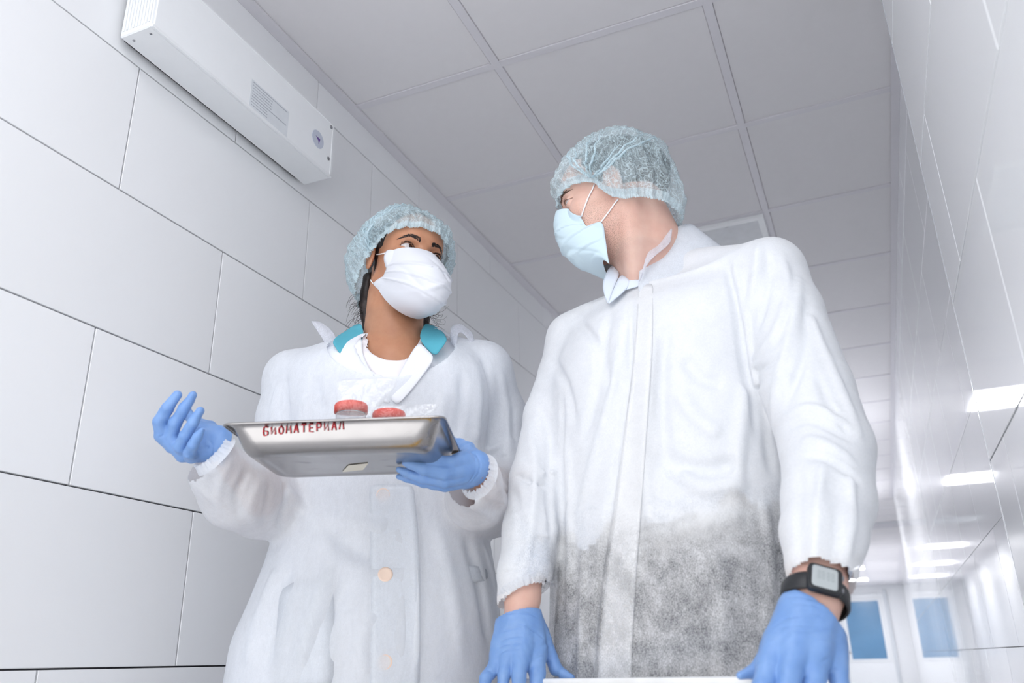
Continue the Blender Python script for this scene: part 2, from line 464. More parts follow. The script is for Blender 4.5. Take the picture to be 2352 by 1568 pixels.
wall_far = slab('wall_right_beyond', (WRF+0.012, YEDGE-0.02, FLOOR), (1.1, 10.0, CEIL+0.05), m_groutR, kind='structure'); wall_far.name = 'wall_back'
for k in range(-3, 6):
    zl = z0+cs*k; zh = min(zl+cs, CEIL-0.002); zl = max(zl, FLOOR+0.001)
    y = YEDGE+0.004 + (0.0 if k % 2 else -0.3)
    while y < 9.98:
        a, b = max(y, YEDGE+0.004)+0.0008, min(y+0.6, 9.99)-0.0008
        if b-a > 0.02: tile('tile', (WRF, a, zl+0.0008), (WRF+0.0119, b, zh-0.0008), m_tileR, wall_far)
        y += 0.6
wall_right2 = slab('wall_front', (0.55, 10.0, FLOOR), (1.1, YEND, CEIL+0.05), m_tileR, kind='structure')
wall_end = slab('wall_end', (WL-0.1, YEND, FLOOR), (1.1, YEND+0.2, CEIL+0.05), m_tileL, kind='structure')
# ceiling: backing, tiles, bars, angle trims
ceiling = slab('ceiling', (WL-0.1, YB, CEIL+0.03), (1.1, YEND+0.1, CEIL+0.10), m_white2, kind='structure')
XC = [WL, -0.766, -0.166, 0.434, 1.1]
YC = [2.98-0.6*7+0.6*k for k in range(0, 42)]
PAN = {i: (2.98+3.0*i) for i in range(-1, 7)}
bw = 0.012
for i in range(len(YC)-1):
    for j in range(4):
        x0, x1 = XC[j], XC[j+1]
        if j == 1 and any(abs(YC[i]-v) < 0.05 for v in PAN.values()): continue
        if YC[i] < 1.7 and j == 3: continue
        tile('ceiling_tile', (x0+bw, YC[i]+bw, CEIL+0.003), (x1-bw, YC[i+1]-bw, CEIL+0.018), m_ceil, ceiling, 0.003)
for x in XC[1:3]+[0.434]:
    tile('ceiling_bar', (x-bw, YC[0], CEIL), (x+bw, YC[-1], CEIL+0.022), m_bar, ceiling, 0)
for y in YC:
    tile('ceiling_bar', (WL+0.0, y-bw, CEIL+0.0004), (1.09, y+bw, CEIL+0.0219), m_bar, ceiling, 0)
for x0, x1 in ((WL, WL+0.034), (WRF-0.026, WRF)):
    o = slab('trim_2', (x0, YB if x0 < 0 else YEDGE+.005, CEIL-0.004), (x1, YEND if x0 < 0 else 10, CEIL+0.001), m_bar, kind='structure'); 
# lit and unlit ceiling light panels, one every three metres in the same column of the grid
def emis(name, rgb, s):
    M = Mat(name); M.set(Roughness=0.5); M.b.inputs['Base Color'].default_value = lin((235, 238, 242)); M.b.inputs['Emission Color'].default_value = lin(rgb); M.b.inputs['Emission Strength'].default_value = s; return M.m
m_lit = emis('lit light panel', (252, 252, 255), PANEL_POWER)
m_litfar = emis('lit light panel further along', (252, 252, 255), 34.0)
m_off = plain('unlit light diffuser', (205, 208, 212), 0.25)
where = {-2: 'lit square ceiling light panel furthest behind the camera', -1: 'lit square ceiling light panel directly over the camera', 0: 'unlit square ceiling light panel just behind the taller worker',
         1: 'lit square ceiling light panel, largest one mirrored in the right wall', 2: 'lit square ceiling light panel, second one mirrored in the right wall', 3: 'unlit square ceiling light panel halfway down the corridor',
         4: 'lit square ceiling light panel, third one mirrored in the right wall', 5: 'lit square ceiling light panel, fourth one mirrored in the right wall', 6: 'lit square ceiling light panel closest to the end wall'}
for i, y in PAN.items():
    t = empty('ceiling_light', (-0.466, y+0.3, CEIL), where[i], 'ceiling light', 'square ceiling light panels along the corridor')
    for a, b in (((-0.754, y+0.012), (-0.178, y+0.036)), ((-0.754, y+0.564), (-0.178, y+0.588)), ((-0.754, y+0.036), (-0.730, y+0.564)), ((-0.202, y+0.036), (-0.178, y+0.564))):
        slab('frame_bar', (a[0], a[1], CEIL-0.012 if i == 0 else CEIL-0.004), (b[0], b[1], CEIL+0.012), m_white, t)
    lit = i in (-2, -1, 1, 2, 4, 5, 6)
    slab('diffuser', (-0.730, y+0.036, CEIL-0.002), (-0.202, y+0.564, CEIL+0.008), (m_lit if i < 0 else m_litfar) if lit else m_off, t)
    if i == 0:
        slab('latch', (-0.33, y+0.036, CEIL-0.006), (-0.315, y+0.05, CEIL-0.002), m_dark, t)
# end door with a blue pane
door = empty('door_1', (-0.46, YEND, FLOOR), kind='structure')
slab('door_leaf', (-0.99, YEND-0.05, FLOOR+0.01), (0.07, YEND-0.002, 1.42), m_white, door, 0.004)
slab('glazing_frame', (-0.93, YEND-0.075, -0.17), (0.0, YEND-0.05, 1.30), m_white, door, 0.004)
m_pane = plain('blue window pane', (96, 140, 178), 0.12, var=0.06, sc=2)
slab('pane', (-0.87, YEND-0.082, -0.11), (-0.075, YEND-0.07, 1.24), m_pane, door)
slab('door_frame', (-1.08, YEND-0.06, FLOOR), (-0.99, YEND-0.001, 1.5), m_white2, door, 0.004)
slab('door_frame', (0.07, YEND-0.06, FLOOR), (0.15, YEND-0.001, 1.5), m_white2, door, 0.004)
slab('door_handle', (-0.95, YEND-0.12, 0.02), (-0.89, YEND-0.05, 0.07), m_steel, door, 0.004)
slab('baseboard_1', (WRF-0.008, YEDGE+0.01, FLOOR), (WRF, 9.98, FLOOR+0.08), m_white2, kind='structure')
slab('baseboard_2', (WL, YB, FLOOR), (WL+0.008, YEND, FLOOR+0.08), m_white2, kind='structure')
# exit light strip etc. seen past the worker's cuff: small ceiling vent
t = empty('ceiling_vent', (0.14, 12.3, CEIL), 'flat grey air vent in the ceiling far down the corridor', 'vent')
slab('vent_frame', (-0.10, 12.0, CEIL-0.01), (0.40, 12.5, CEIL), m_white2, t)
for k in range(6): slab('vent_slat', (-0.07, 12.04+0.075*k, CEIL-0.016), (0.37, 12.07+0.075*k, CEIL-0.01), m_bar, t)

# ---------------------------------------------------------------- wall-mounted lamp housing (recirculator)
A = -WL
x_w = WL+0.012; dd = 0.098; y0, y1 = 0.953, 1.578; zb, zt = 1.218, 1.385
xo = WL+dd
lampb = empty('wall_lamp', (WL, (y0+y1)/2, zb), 'long white metal lamp housing fixed high on the left tiled wall', 'wall lamp')
slab('housing', (x_w, y0, zb), (xo-0.004, y1, zt), m_white, lampb, 0.0025)
slab('front_panel', (xo-0.004, y0+0.006, zb+0.004), (xo, y1-0.006, zt-0.004), plain('white powder coated front', (240, 242, 244), 0.3, var=0.006), lampb, 0.0012)
slab('front_rim', (xo-0.0045, y0+0.002, zb-0.0), (xo+0.0012, y1, zb+0.008), m_white, lampb, 0.001)
slab('front_rim', (xo-0.0045, y0+0.002, zt-0.006), (xo+0.0012, y1, zt), m_white, lampb, 0.001)
slab('front_rim', (xo-0.0045, y1-0.008, zb+0.004), (xo+0.0012, y1, zt-0.004), m_white, lampb, 0.001)
for k in range(9):
    slab('end_rib', (x_w+0.008+0.0085*k, y0-0.0025, zb+0.012), (x_w+0.012+0.0085*k, y0, zt-0.01), m_white, lampb, 0.0006)
slab('bracket', (WL, y0+0.02, zb+0.012), (x_w, y1-0.02, zt-0.01), m_dark, lampb)
for yy, zz in ((y0+0.022, zb+0.098), (y1-0.018, zb+0.05), (y1-0.014, zt-0.015)):
    mb = MB().lathe([(0.0052, 0), (0.005, 0.002), (0.003, 0.003)], np.array((xo, yy, zz)), (1, 0, 0), 14); mb.build('screw', m_steel, lampb, True)
for yy, xx in ((y0+0.018, xo-0.02), (y0+0.018, x_w+0.02)):
    MB().lathe([(0.003, 0), (0.002, 0.001)], np.array((xx, yy, zb)), (0, 0, -1), 10).build('rivet', m_steel, lampb, True)
# round pale sticker with a violet arrow head
yc, zc = 1.291*(A-dd)+0.004, 1.112*(A-dd)
d0 = MB().lathe([(0.0255, 0), (0.0252, 0.0006)], np.array((xo, yc, zc)), (1, 0, 0), 40).build('round_sticker', plain('pale blue grey sticker', (196, 202, 216), 0.4), lampb)
d0['label'] = 'pale blue-grey round sticker'
ar = MB().add([(xo+0.0007, yc-0.011, zc+0.006), (xo+0.0007, yc+0.010, zc+0.005), (xo+0.0007, yc+0.004, zc-0.014), (xo+0.0007, yc+0.0015, zc-0.003)], [(0, 3, 1), (1, 3, 2)])
mobj('arrow_print', ar.v, ar.f, plain('violet print', (92, 58, 140), 0.5), d0, False)
# rating label with lines of small print
ly0, ly1 = 1.069*(A-dd), 1.190*(A-dd)
lz1, lz0 = 1.115*(A-dd), 1.050*(A-dd)
rl = slab('rating_label', (xo, ly0, lz0), (xo+0.0004, ly1, lz1), plain('off white label', (222, 226, 230), 0.4), lampb)
m_print = plain('grey print', (176, 180, 188), 0.6)
rs = random.Random(4)
pr = MB()
for k in range(9):
    zz = lz1-0.007-0.0078*k; y = ly0+0.006; end = ly0+(ly1-ly0)*(0.95 if k in (0, 5) else (0.55 if k < 5 else 0.45))
    while y < end:
        w = rs.uniform(0.002, 0.006) if k not in (0, 5) else 0.012
        pr.box((xo+0.0004, y, zz), (xo+0.0006, min(y+w, end), zz+0.0028)); y += w+(0.0015 if k not in (0, 5) else 0.0)
o = pr.build('small_print', m_print, rl, fix=False); o['kind'] = 'stuff'
# ================================================================ PEOPLE: heads
def frame(F, U):
    """camera-space forward / up hints -> world axes (right, forward, up) as matrix columns"""
    cv = lambda v: v[0]*CR+v[1]*CU+v[2]*FW
    f = nrm(cv(F)); u = cv(U); u = nrm(u-f*(u@f)); x = np.cross(f, u)
    return np.stack([x, f, u], 1)
def head_prims(s, male):
    """head in its own axes: x to the head's right, y to the face, z up, metres at scale 1"""
    L = lambda f: f
    cran = ell((0, -0.012, 0.047), (0.074, 0.096, 0.083))
    face = ell((0, 0.028, -0.022), (0.0625, 0.068, 0.088))
    fore = ell((0, 0.050, 0.040), (0.058, 0.048, 0.052))
    jw = 0.052 if male else 0.045
    jaw = [cone((sx*jw, 0.0, -0.058), (sx*0.016, 0.080, -0.100 if male else -0.098), 0.016, 0.015) for sx in (-1, 1)]
    fill = ell((0, 0.040, -0.070), (0.050 if male else 0.046, 0.055, 0.040))
    chin = ell((0, 0.087, -0.099), (0.020, 0.014, 0.015))
    cheek = [ell((sx*0.044, 0.060, -0.028), (0.022, 0.024, 0.022)) for sx in (-1, 1)]
    f0 = union([cran, face, fore, fill]+jaw+cheek, 0.022)
    f0 = (lambda a, b: (lambda p: smin(a(p), b(p), 0.012)))(f0, chin)
    bz = 0.021
    brow = union([cone((sx*0.012, 0.0885, bz-0.002), (sx*0.036, 0.079, bz+0.001), 0.0085, 0.008) for sx in (-1, 1)], 0.01)
    nose = union([cone((0, 0.088, 0.008), (0, 0.112, -0.036), 0.0075, 0.0095), ell((0, 0.113, -0.040), (0.0115, 0.011, 0.010)), ell((0.011, 0.103, -0.044), (0.0075, 0.010, 0.0075)), ell((-0.011, 0.103, -0.044), (0.0075, 0.010, 0.0075))], 0.008)
    sock = [ell((sx*0.033, 0.097, 0.001), (0.019, 0.016, 0.0125)) for sx in (-1, 1)]
    lids = [ell((sx*0.0325, 0.0765, 0.0), (0.0172, 0.0158, 0.0153)) for sx in (-1, 1)]
    lips = union([ell((0, 0.099, -0.066), (0.024, 0.010, 0.005)), ell((0, 0.097, -0.075), (0.020, 0.010, 0.006))], 0.003)
    ears = []
    for sx in (-1, 1):
        ears.append(cone((sx*0.078, -0.008, 0.018), (sx*0.073, 0.004, -0.030), 0.0, 0.0))
    earE = [ell((sx*0.0765, -0.004, -0.004), (0.0065, 0.017, 0.031)) for sx in (-1, 1)]
    earC = [ell((sx*0.0835, -0.001, 0.002), (0.0055, 0.009, 0.018)) for sx in (-1, 1)]
    eye_open = []
    for sx in (-1, 1):
        def op(p, sx=sx):
            X = (p[:, 0]-sx*0.0325)/0.0165*sx; z = p[:, 2]
            up = 0.0078*(0.70 if male else 1.0)*(1-np.clip(np.abs(X-0.05), 0, 1)**2.2)+0.0008*X; lo = -0.0050*(0.75 if male else 1.0)*(1-np.clip(np.abs(X+0.02), 0, 1)**2)+0.0008*X
            return np.maximum(np.maximum(z-up, lo-z), np.maximum(0.070-p[:, 1], (np.abs(X)-1)*0.0165))
        eye_open.append(op)
    def f(p):
        p = p/s
        d = f0(p); d = smin(d, brow(p), 0.014)
        for q in sock: d = smax(d, -q(p), 0.012)
        d = smin(d, nose(p), 0.010)
        for q in lids: d = smin(d, q(p), 0.0035)
        d = smin(d, lips(p), 0.004)
        for q, c in zip(earE, earC):
            e = smax(q(p), -c(p), 0.003); d = smin(d, e, 0.003)
        for q in eye_open: d = smax(d, -q(p), 0.0012)
        return d*s
    def fs(p):
        p = p/s; d = f0(p); d = smin(d, nose(p), 0.03); d = smin(d, brow(p), 0.02); return d*s
    return f, fs
def in_head(f, Cn, M):
    Cf = np.asarray(Cn, np.float32); Mf = np.asarray(M, np.float32)
    return lambda p: f((p-Cf)@Mf)
def skin_mat(name, rgb, rgb2, stubble=None):
    M = Mat(name); a, b = lin(rgb), lin(rgb2)
    n1 = M.noise(22, 4, 0.6); col = M.ramp(n1, [(0.3, a), (0.72, b)])
    if stubble is not None:
        Cn, ax, rad, c = stubble
        tc = M.node('ShaderNodeTexCoord'); sub = M.node('ShaderNodeVectorMath', operation='DISTANCE'); M.L(tc.outputs['Object'], sub.inputs[0]); sub.inputs[1].default_value = Cn
        mr = M.node('ShaderNodeMapRange'); mr.inputs['From Min'].default_value = rad*0.45; mr.inputs['From Max'].default_value = rad; mr.inputs['To Min'].default_value = 1; mr.inputs['To Max'].default_value = 0; M.L(sub.outputs['Value'], mr.inputs[0])
        sp = M.ramp(M.noise(900, 2, 0.6), [(0.50, 0.0), (0.60, 1.0)])
        mu = M.node('ShaderNodeMath', operation='MULTIPLY'); M.L(mr.outputs[0], mu.inputs[0]); M.L(sp, mu.inputs[1])
        m2 = M.node('ShaderNodeMath', operation='MULTIPLY'); M.L(mu.outputs[0], m2.inputs[0]); m2.inputs[1].default_value = 0.55
        mx = M.node('ShaderNodeMixRGB'); M.L(m2.outputs[0], mx.inputs[0]); M.L(col, mx.inputs[1]); mx.inputs[2].default_value = lin(c); col = mx.outputs[0]
    M.L(col, M.b.inputs['Base Color']); M.set(Roughness=0.48)
    M.b.inputs['Subsurface Weight'].default_value = 0.12; M.b.inputs['Subsurface Radius'].default_value = (0.02, 0.008, 0.004); M.b.inputs['Subsurface Scale'].default_value = 0.4
    M.L(M.bump(M.noise(260, 3, 0.6), 0.12, 0.0006), M.b.inputs['Normal'])
    return M.m
def eyeballs(parent, Cn, M, s, gaze_local, iris_rgb):
    m_s = plain('eye white', (206, 200, 200), 0.12, var=0.02); m_i = plain('iris', iris_rgb, 0.08, var=0.25, sc=400); m_p = plain('pupil', (8, 8, 10), 0.05, var=0)
    g = nrm(M@nrm(gaze_local))
    for sx in (-1, 1):
        c = Cn+M@(np.array((sx*0.0325, 0.0765, 0.0))*s); R = 0.0142*s
        a = nrm(np.cross(g, (0.2, 0.3, 0.9))); b = np.cross(g, a); vs, fs, mi = [c+g*R*1.06], [], []
        rings = [0.13, 0.30, 0.40, 0.50, 0.62, 0.8, 1.05, 1.35, 1.7, 2.2, 2.8]; n = 28
        for th in rings:
            rr = R*(1.055 if th < 0.35 else (1.03 if th < 0.45 else 1.0))
            for k in range(n):
                ph = 2*math.pi*k/n; vs.append(c+rr*(math.cos(th)*g+math.sin(th)*(math.cos(ph)*a+math.sin(ph)*b)))
        for k in range(n): fs.append((0, 1+k, 1+(k+1) % n)); mi.append(2)
        for i in range(len(rings)-1):
            for k in range(n):
                fs.append((1+i*n+k, 1+(i+1)*n+k, 1+(i+1)*n+(k+1) % n, 1+i*n+(k+1) % n)); mi.append(2 if i == 0 and False else (1 if rings[i] < 0.5 else 0))
        o = mobj('eyeball', vs, fs, [m_s, m_i, m_p], parent)
        recalc(o)
        for p_, m_ in zip(o.data.polygons, mi): p_.material_index = m_
def hair_strokes(name, parent, f, Cn, M, s, lines, r, m, n=1, seed=0, out=0.0006):
    """short hairs laid on the skin: lines = [(start local, end local, lift)]"""
    mb = MB()
    for a, b, lift in lines:
        pts = []
        for t in (0, 0.35, 0.7, 1.0):
            q = Cn+M@((np.array(a)*(1-t)+np.array(b)*t)*s)
            pts.append(q+M@np.array((0, 1, 0))*lift*t*t*s)
        mb.tube(pts, [r, r*0.9, r*0.6, r*0.15], 4, True)
    return mb.build(name, m, parent, True, fix=False)
def brows_lashes(parent, f, Cn, M, s, m_hair, male, seed):
    rs = random.Random(seed)
    fl = lambda p: f(p)
    def onface(x, z):
        o = Cn+M@(np.array((x, 0.15, z))*s); d = -(M@np.array((0, 1, 0)))
        q = march_dir(f, o, d, 0.12); return (M.T@(q-Cn))/s
    for sx in (-1, 1):
        lines = []
        for k in range(190 if not male else 90):
            t = rs.random(); th = 0.0052*(1-t)**0.35*(1.1 if male else 1.0)
            x = sx*(0.013+0.036*t); z = 0.0175+0.0075*math.sin(min(t*1.25, 1)*math.pi*0.62)-0.006*max(0, t-0.62)/0.38+(rs.random()-0.5)*th*1.6
            dx = sx*0.0045*(0.45+0.75*t); dz = 0.0045*(1.0-1.35*t)
            a = onface(x, z); b = onface(x+dx, z+dz); b[1] += 0.0008
            lines.append((a, b, 0.0006))
        hair_strokes('eyebrow', parent, f, Cn, M, s, lines, 0.00058, m_hair)
        lines = []
        for k in range(34 if not male else 22):
            X = -0.95+1.9*(k+rs.random()*0.6)/34 if not male else -0.9+1.8*(k+rs.random()*0.6)/22
            x = sx*(0.0325+X*0.0165); up = 0.0078*(0.70 if male else 1.0)*(1-min(1, abs(X-0.05))**2.2)+0.0008*X
            y = 0.0765+math.sqrt(max(0, 0.0157**2-(x-sx*0.0325)**2*0.9-up**2))+0.0004
            ln = (0.0085 if not male else 0.005)*(0.75+0.25*X)
            lines.append(((x, y, up+0.0002), (x+sx*0.003*(X+0.3), y+ln*0.85, up+ln*0.35), 0.0))
        hair_strokes('eyelashes', parent, f, Cn, M, s, lines, 0.00050, m_hair)
m_mask_ear = plain('white elastic ear loop', (246, 247, 250), 0.6)
def cap_shell(name, parent, Cn, M, s, rim, bulge, m, seed, pleats=26, knots=None, back=0.0, c0=(0, -0.012, 0.035), crush=0.0034, fan=None, m2=None):
    """bouffant cap: pleated dome gathered into an elastic rim curve (rim in head axes)"""
    R = catmull(rim, 26, True); n = len(R); T = 84; c0 = np.array(c0); rs = np.random.RandomState(seed)
    ks = rs.normal(size=(10, 3))*55; ph = rs.uniform(0, 6.3, 10)
    vs = []
    for i in range(n):
        rd = R[i]-c0; rr = np.linalg.norm(rd); rdir = rd/rr
        up = nrm((0, -0.05, 1.0)); ang = math.acos(max(-1, min(1, float(up@rdir)))); ax = nrm(rdir-up*(up@rdir))
        for j in range(T):
            t = j/(T-5) if j < T-4 else 1.0
            th = ang*min(t, 1.0); d = math.cos(th)*up+math.sin(th)*ax
            e = 1/math.sqrt((d[0]/bulge[0])**2+(d[1]/bulge[1 if d[1] > 0 else 3])**2+(d[2]/bulge[2])**2)
            e = e*(1+back*max(0, -d[1])*max(0, 0.3-d[2]))
            w = max(0.0, (t-0.72)/0.28); w = w*w*(3-2*w)
            r = e*(1-w)+rr*w
            r += (0.012*math.exp(-((t-0.86)/0.08)**2))*(1 if rr < e else 0.3)
            pw = i/n*2*math.pi
            amp = 0.0008+0.0022*t**1.5
            fold = math.sin(pleats*pw+2.0*math.sin(3*pw+seed))+0.5*math.sin(2.3*pleats*pw+1.7+4*t)
            r += amp*fold*0.8
            q = d*r; nz = np.sin(ks@q+ph+1.5*np.sin(ks[::-1]@q*0.6)); r += crush*(nz[:5].sum()/2.5)*(0.4+0.6*math.sin(math.pi*min(1, t)))
            r += crush*0.8*(1-abs(nz[5]))**3*2*math.sin(math.pi*min(t, 1)*0.95+0.1)
            if knots:
                for kd, kw, ka in knots:
                    dd_ = np.linalg.norm(d-nrm(kd)); r += -ka*math.exp(-(dd_/kw)**2)+0.0052*math.exp(-(dd_/(kw*3.2))**2)*(1-math.exp(-(dd_/0.10)**2))*((1-abs(math.sin(8*math.atan2(d[2]-nrm(kd)[2], d[1]-nrm(kd)[1])+1.2*math.sin(dd_*5+kd[0]))))**1.6*1.6-0.5)
            q = c0+d*r
            if j >= T-4:                      # elastic ruffle beyond the rim
                k = j-(T-5); q = q+(-up*0.0026*k*0.9+ax*(0.0006*k+0.0019*math.sin(pw*150)*k*0.28))*1.0
            vs.append(Cn+M@(q*s))
    o = mobj(name, vs, grid_faces(n, T, True), m, parent)
    if m2 is not None:
        V = np.array(vs).reshape(n, T, 3); cc_ = Cn+M@(c0*s); B = V[:, T-8:, :]; out = B-cc_; out /= np.linalg.norm(out, axis=2, keepdims=True)
        rip = 0.0010+0.0011*np.sin(np.arange(n)*2*math.pi*120/n)[:, None, None]
        B = B+out*rip*s
        mobj('elastic_edge', B.reshape(-1, 3), grid_faces(n, 8, True), m2, o)
    if fan:
        i0, dis = fan
        for q_, di in enumerate(dis):
            mb = MB(); pts = []; rr_ = []
            for t in np.linspace(0, 1, 40):
                i = int(round(i0+di*t**0.8)) % n; j = int(T-6-(T-6-22-9*(q_ % 3))*t**0.9); p_ = V[i, j]; o_ = p_-cc_; o_ = o_/np.linalg.norm(o_)
                pts.append(p_+o_*0.0003); rr_.append((0.0005+0.0017*math.sin(math.pi*min(1, 0.1+t*0.9))**0.7*(1+0.25*math.sin(t*70+q_)))*(1-t**3)+0.0002)
            pts = list(catmull(np.array(pts)[::2], 2)); rr_ = np.interp(np.linspace(0, 1, len(pts)), np.linspace(0, 1, 40), rr_)
            mb.tube(pts, rr_, 8); mb.build('gathered_fold', m2, o, True, False)
    return o
def on_x(px, py, xl, Cn, M, s):
    """the place on a pixel's ray that lies xl to the head's right (head axes)"""
    v = ray(px, py); X = M[:, 0]; return (M.T@(v*((Cn@X+xl*s)/(v@X))-Cn))/s
def mask_shell(name, parent, f, Cn, M, s, m, sgn, side, cen, xs, seed, nx=100, nz=96, box=0.82, crease=1.0, skew=0.0, pleat=0.0034):
    """pleated mask: side edge and middle line given row by row, bowed between them, pushed clear of the face"""
    S = np.array([on_x(a, b, sgn*w, Cn, M, s) for (a, b), w in zip(side, xs)]); Cc = np.array([on_x(a, b, 0, Cn, M, s) for a, b in cen])
    S = catmull(S, 16); Cc = catmull(Cc, 16); tv = np.linspace(0, len(S)-1, nz)
    I = lambda A: np.stack([np.interp(tv, np.arange(len(A)), A[:, k]) for k in range(3)], 1)
    S, Cc = I(S), I(Cc); u = np.linspace(-1, 1, nx); v = np.linspace(0, 1, nz)[:, None]
    th = u*math.pi/2; co = np.abs(np.cos(th))**box; si = np.sign(th)*np.abs(np.sin(th))**0.95
    Q = np.empty((nz, nx, 3)); Q[..., 0] = np.abs(S[:, :1])*si[None]; Q[..., 1:] = S[:, None, 1:]+(Cc-S)[:, None, 1:]*co[None, :, None]
    Q[..., 2] -= skew*np.clip(-sgn*u, 0, 1)[None]*(1-v)**1.5
    mid = np.stack([np.zeros((nz, nx)), Q[..., 1]*0.0+0.02, Q[..., 2]*0.85-0.006], -1)
    N = Q-mid; N /= np.linalg.norm(N, axis=2, keepdims=True)
    W_ = Cn+Q.reshape(-1, 3)@M.T*s
    for _ in range(6):
        d = f(W_.astype(np.float32)); g = np.stack([f((W_+e).astype(np.float32))-f((W_-e).astype(np.float32)) for e in np.eye(3)*0.002], 1); g /= np.linalg.norm(g, axis=1, keepdims=True)+1e-9
        W_ = W_+g*np.clip(0.0022-d, 0, 0.02)[:, None]*0.9
    U = u[None]+0*v; V_ = v+0*U; a = np.abs(U)
    pl = np.zeros_like(U)
    for k in range(3):
        c = 0.30+0.17*k+0.035*np.sin(U*3+k+seed)+0.05*(1-a)*(k-1)*0.4; x = (V_-c)/0.06
        pl += pleat*np.where((x > -1) & (x < 0), 1+x, 0)*(0.55+0.45*a)+0.0009*np.exp(-x*x)
    w = 1-a**4
    rs = np.random.RandomState(seed)
    for k in range(9):                      # slanting creases fanning out of the gathered edge
        u0, v0, an, L, am = rs.uniform(-0.8, 0.8), rs.uniform(0.25, 0.9), rs.uniform(-0.6, 0.6), rs.uniform(0.2, 0.5), rs.uniform(0.0012, 0.0030)*rs.choice((-1, 1))
        du, dv = U-u0, V_-v0; al = du*math.cos(an)+dv*math.sin(an)*0.8; ac = -du*math.sin(an)+dv*math.cos(an)
        pl += crease*am*np.exp(-(ac/0.035)**2-(al/L)**2)*w
    pl = pl*(1-0.85*a**10)
    W_ = W_+((N*pl[..., None]).reshape(-1, 3)@M.T)*s
    o = mobj(name, W_, [(j*nx+i, j*nx+i+1, (j+1)*nx+i+1, (j+1)*nx+i) for j in range(nz-1) for i in range(nx-1)], m, parent)
    solid(o, 0.0009)
    return o, W_
def mask_fab(name, rgb):
    M = Mat(name); M.b.inputs['Base Color'].default_value = lin(rgb); M.set(Roughness=0.7)
    M.b.inputs['Subsurface Weight'].default_value = 0.0
    M.L(M.bump(M.noise(1400, 2, 0.6), 0.12, 0.0004, M.bump(M.noise(70, 3), 0.25, 0.001)), M.b.inputs['Normal'])
    return M.m
# ================================================================ shared cloth and glove builders
m_skinM = None
def rowkey(py, pL, pR, D, ratio, psi):
    c = P((pL+pR)/2, py, D); w = (pR-pL)/2*mpp(c)
    a = w/math.sqrt(math.cos(psi)**2+(ratio*math.sin(psi))**2)
    return (float(c[2]), c, a, a*ratio)
def px_chain(pts, k=0.004):
    """pts = (px, py, D, radius in px)"""
    w = [P(a, b, c) for a, b, c, r in pts]; r = [q[3]*mpp(x) for q, x in zip(pts, w)]
    return chain(w, r, k)
def cutplane(f, o, n):
    o = np.asarray(o, np.float32); n = nrm(n).astype(np.float32)
    return lambda p: np.maximum(f(p), (p-o)@n)
def bounds(pts, pad):
    a = np.array(pts); return a.min(0)-pad, a.max(0)+pad
def build_surf(name, f, lo, hi, h, m, parent, drop=None, relax=0):
    V, Q = surfnet(f, lo, hi, h)
    if drop is not None:
        d = drop(V.astype(np.float32)); Q = Q[~d[Q].all(1)]
        used = np.zeros(len(V), bool); used[Q.ravel()] = True; mp = np.cumsum(used)-1; V = V[used]; Q = mp[Q]
    o = mobj(name, V, Q, m, parent); return o
def glove_mesh(name, parts, k, m, parent, cut=None, h=0.0016, wr=None, seed=0, label=None):
    """parts = list of px chains; joined smoothly; short-range wrinkles from brush strokes"""
    gs = [px_chain(ch, 0.003) for ch in parts]
    fing = [g for g, ch in zip(gs, parts) if len(ch) > 3]; palm = [g for g, ch in zip(gs, parts) if len(ch) <= 3]
    fu = union(fing, k*0.22); pu = union(palm, k) if palm else None
    base = (lambda p: smin(fu(p), pu(p), k)) if palm else fu
    pts = [P(q[0], q[1], q[2]) for ch in parts for q in ch]
    f = base
    if wr: f = creases(f, [(a, b*0.8, c*1.7) for a, b, c in wr])
    f = wobble(f, 0.00045, 230, seed, 1.0, 0.01)
    drop = None
    if cut is not None:
        o_, n_ = cut; f = cutplane(f, o_, n_); n0 = nrm(n_).astype(np.float32); o0 = np.asarray(o_, np.float32)
        drop = lambda V: ((V-o0)@n0) > -h*0.9
    lo, hi = bounds(pts, 0.03)
    o = build_surf(name, f, lo, hi, h, m, parent, drop)
    if label: o['label'] = label
    return o, base, f
Mg = Mat('blue nitrile glove'); Mg.L(Mg.ramp(Mg.noise(40, 3), [(0.3, lin((112, 151, 208))), (0.7, lin((126, 163, 216)))]), Mg.b.inputs['Base Color'])
Mg.set(Roughness=0.42); Mg.b.inputs['Subsurface Weight'].default_value = 0.12; Mg.b.inputs['Subsurface Radius'].default_value = (0.004, 0.006, 0.012); Mg.b.inputs['Subsurface Scale'].default_value = 0.3
Mg.L(Mg.bump(Mg.noise(120, 4, 0.6, None, 0.8), 0.35, 0.0012), Mg.b.inputs['Normal']); m_glove = Mg.m
_mz = P(1545, 1270, 1.33)
m_gownM = fabric('white non-woven gown cloth', (245, 246, 248), 0.06, 0.16, 520, 0.20, 0.25, 24, streak=(1, 1, 0.8), thin=(float(_mz[2])+0.03, 0.07, 0.50, P(1540, 1400, 1.44)))
m_gownSolid = fabric('white non-woven gown cloth, doubled', (240, 244, 250), 0.04, 0.22, 700, 0.30, 0.3, 30)
m_shirt = plain('pale blue shirt cotton', (220, 229, 242), 0.8, var=0.02, bump=0.2, bsc=500)
m_trou = plain('dark grey trouser cloth', (48, 50, 60), 0.85, var=0.2, sc=12, bump=0.3, bsc=300)
m_shoe = plain('white work shoe', (225, 226, 228), 0.5)
m_hairM = plain('short brown grey hair', (62, 55, 52), 0.7, var=0.4, sc=160, bump=0.8, bsc=350)
m_cap = fabric('pale blue non-woven cap cloth', (218, 238, 245), 0.35, 0.80, 420, 0.35, 0.8, 90, streak=(1, 1, 1), cd=0.003, net=85)
m_capB = fabric('pale blue cap cloth, gathered', (220, 239, 246), 0.14, 0.50, 500, 0.30, 0.6, 120)
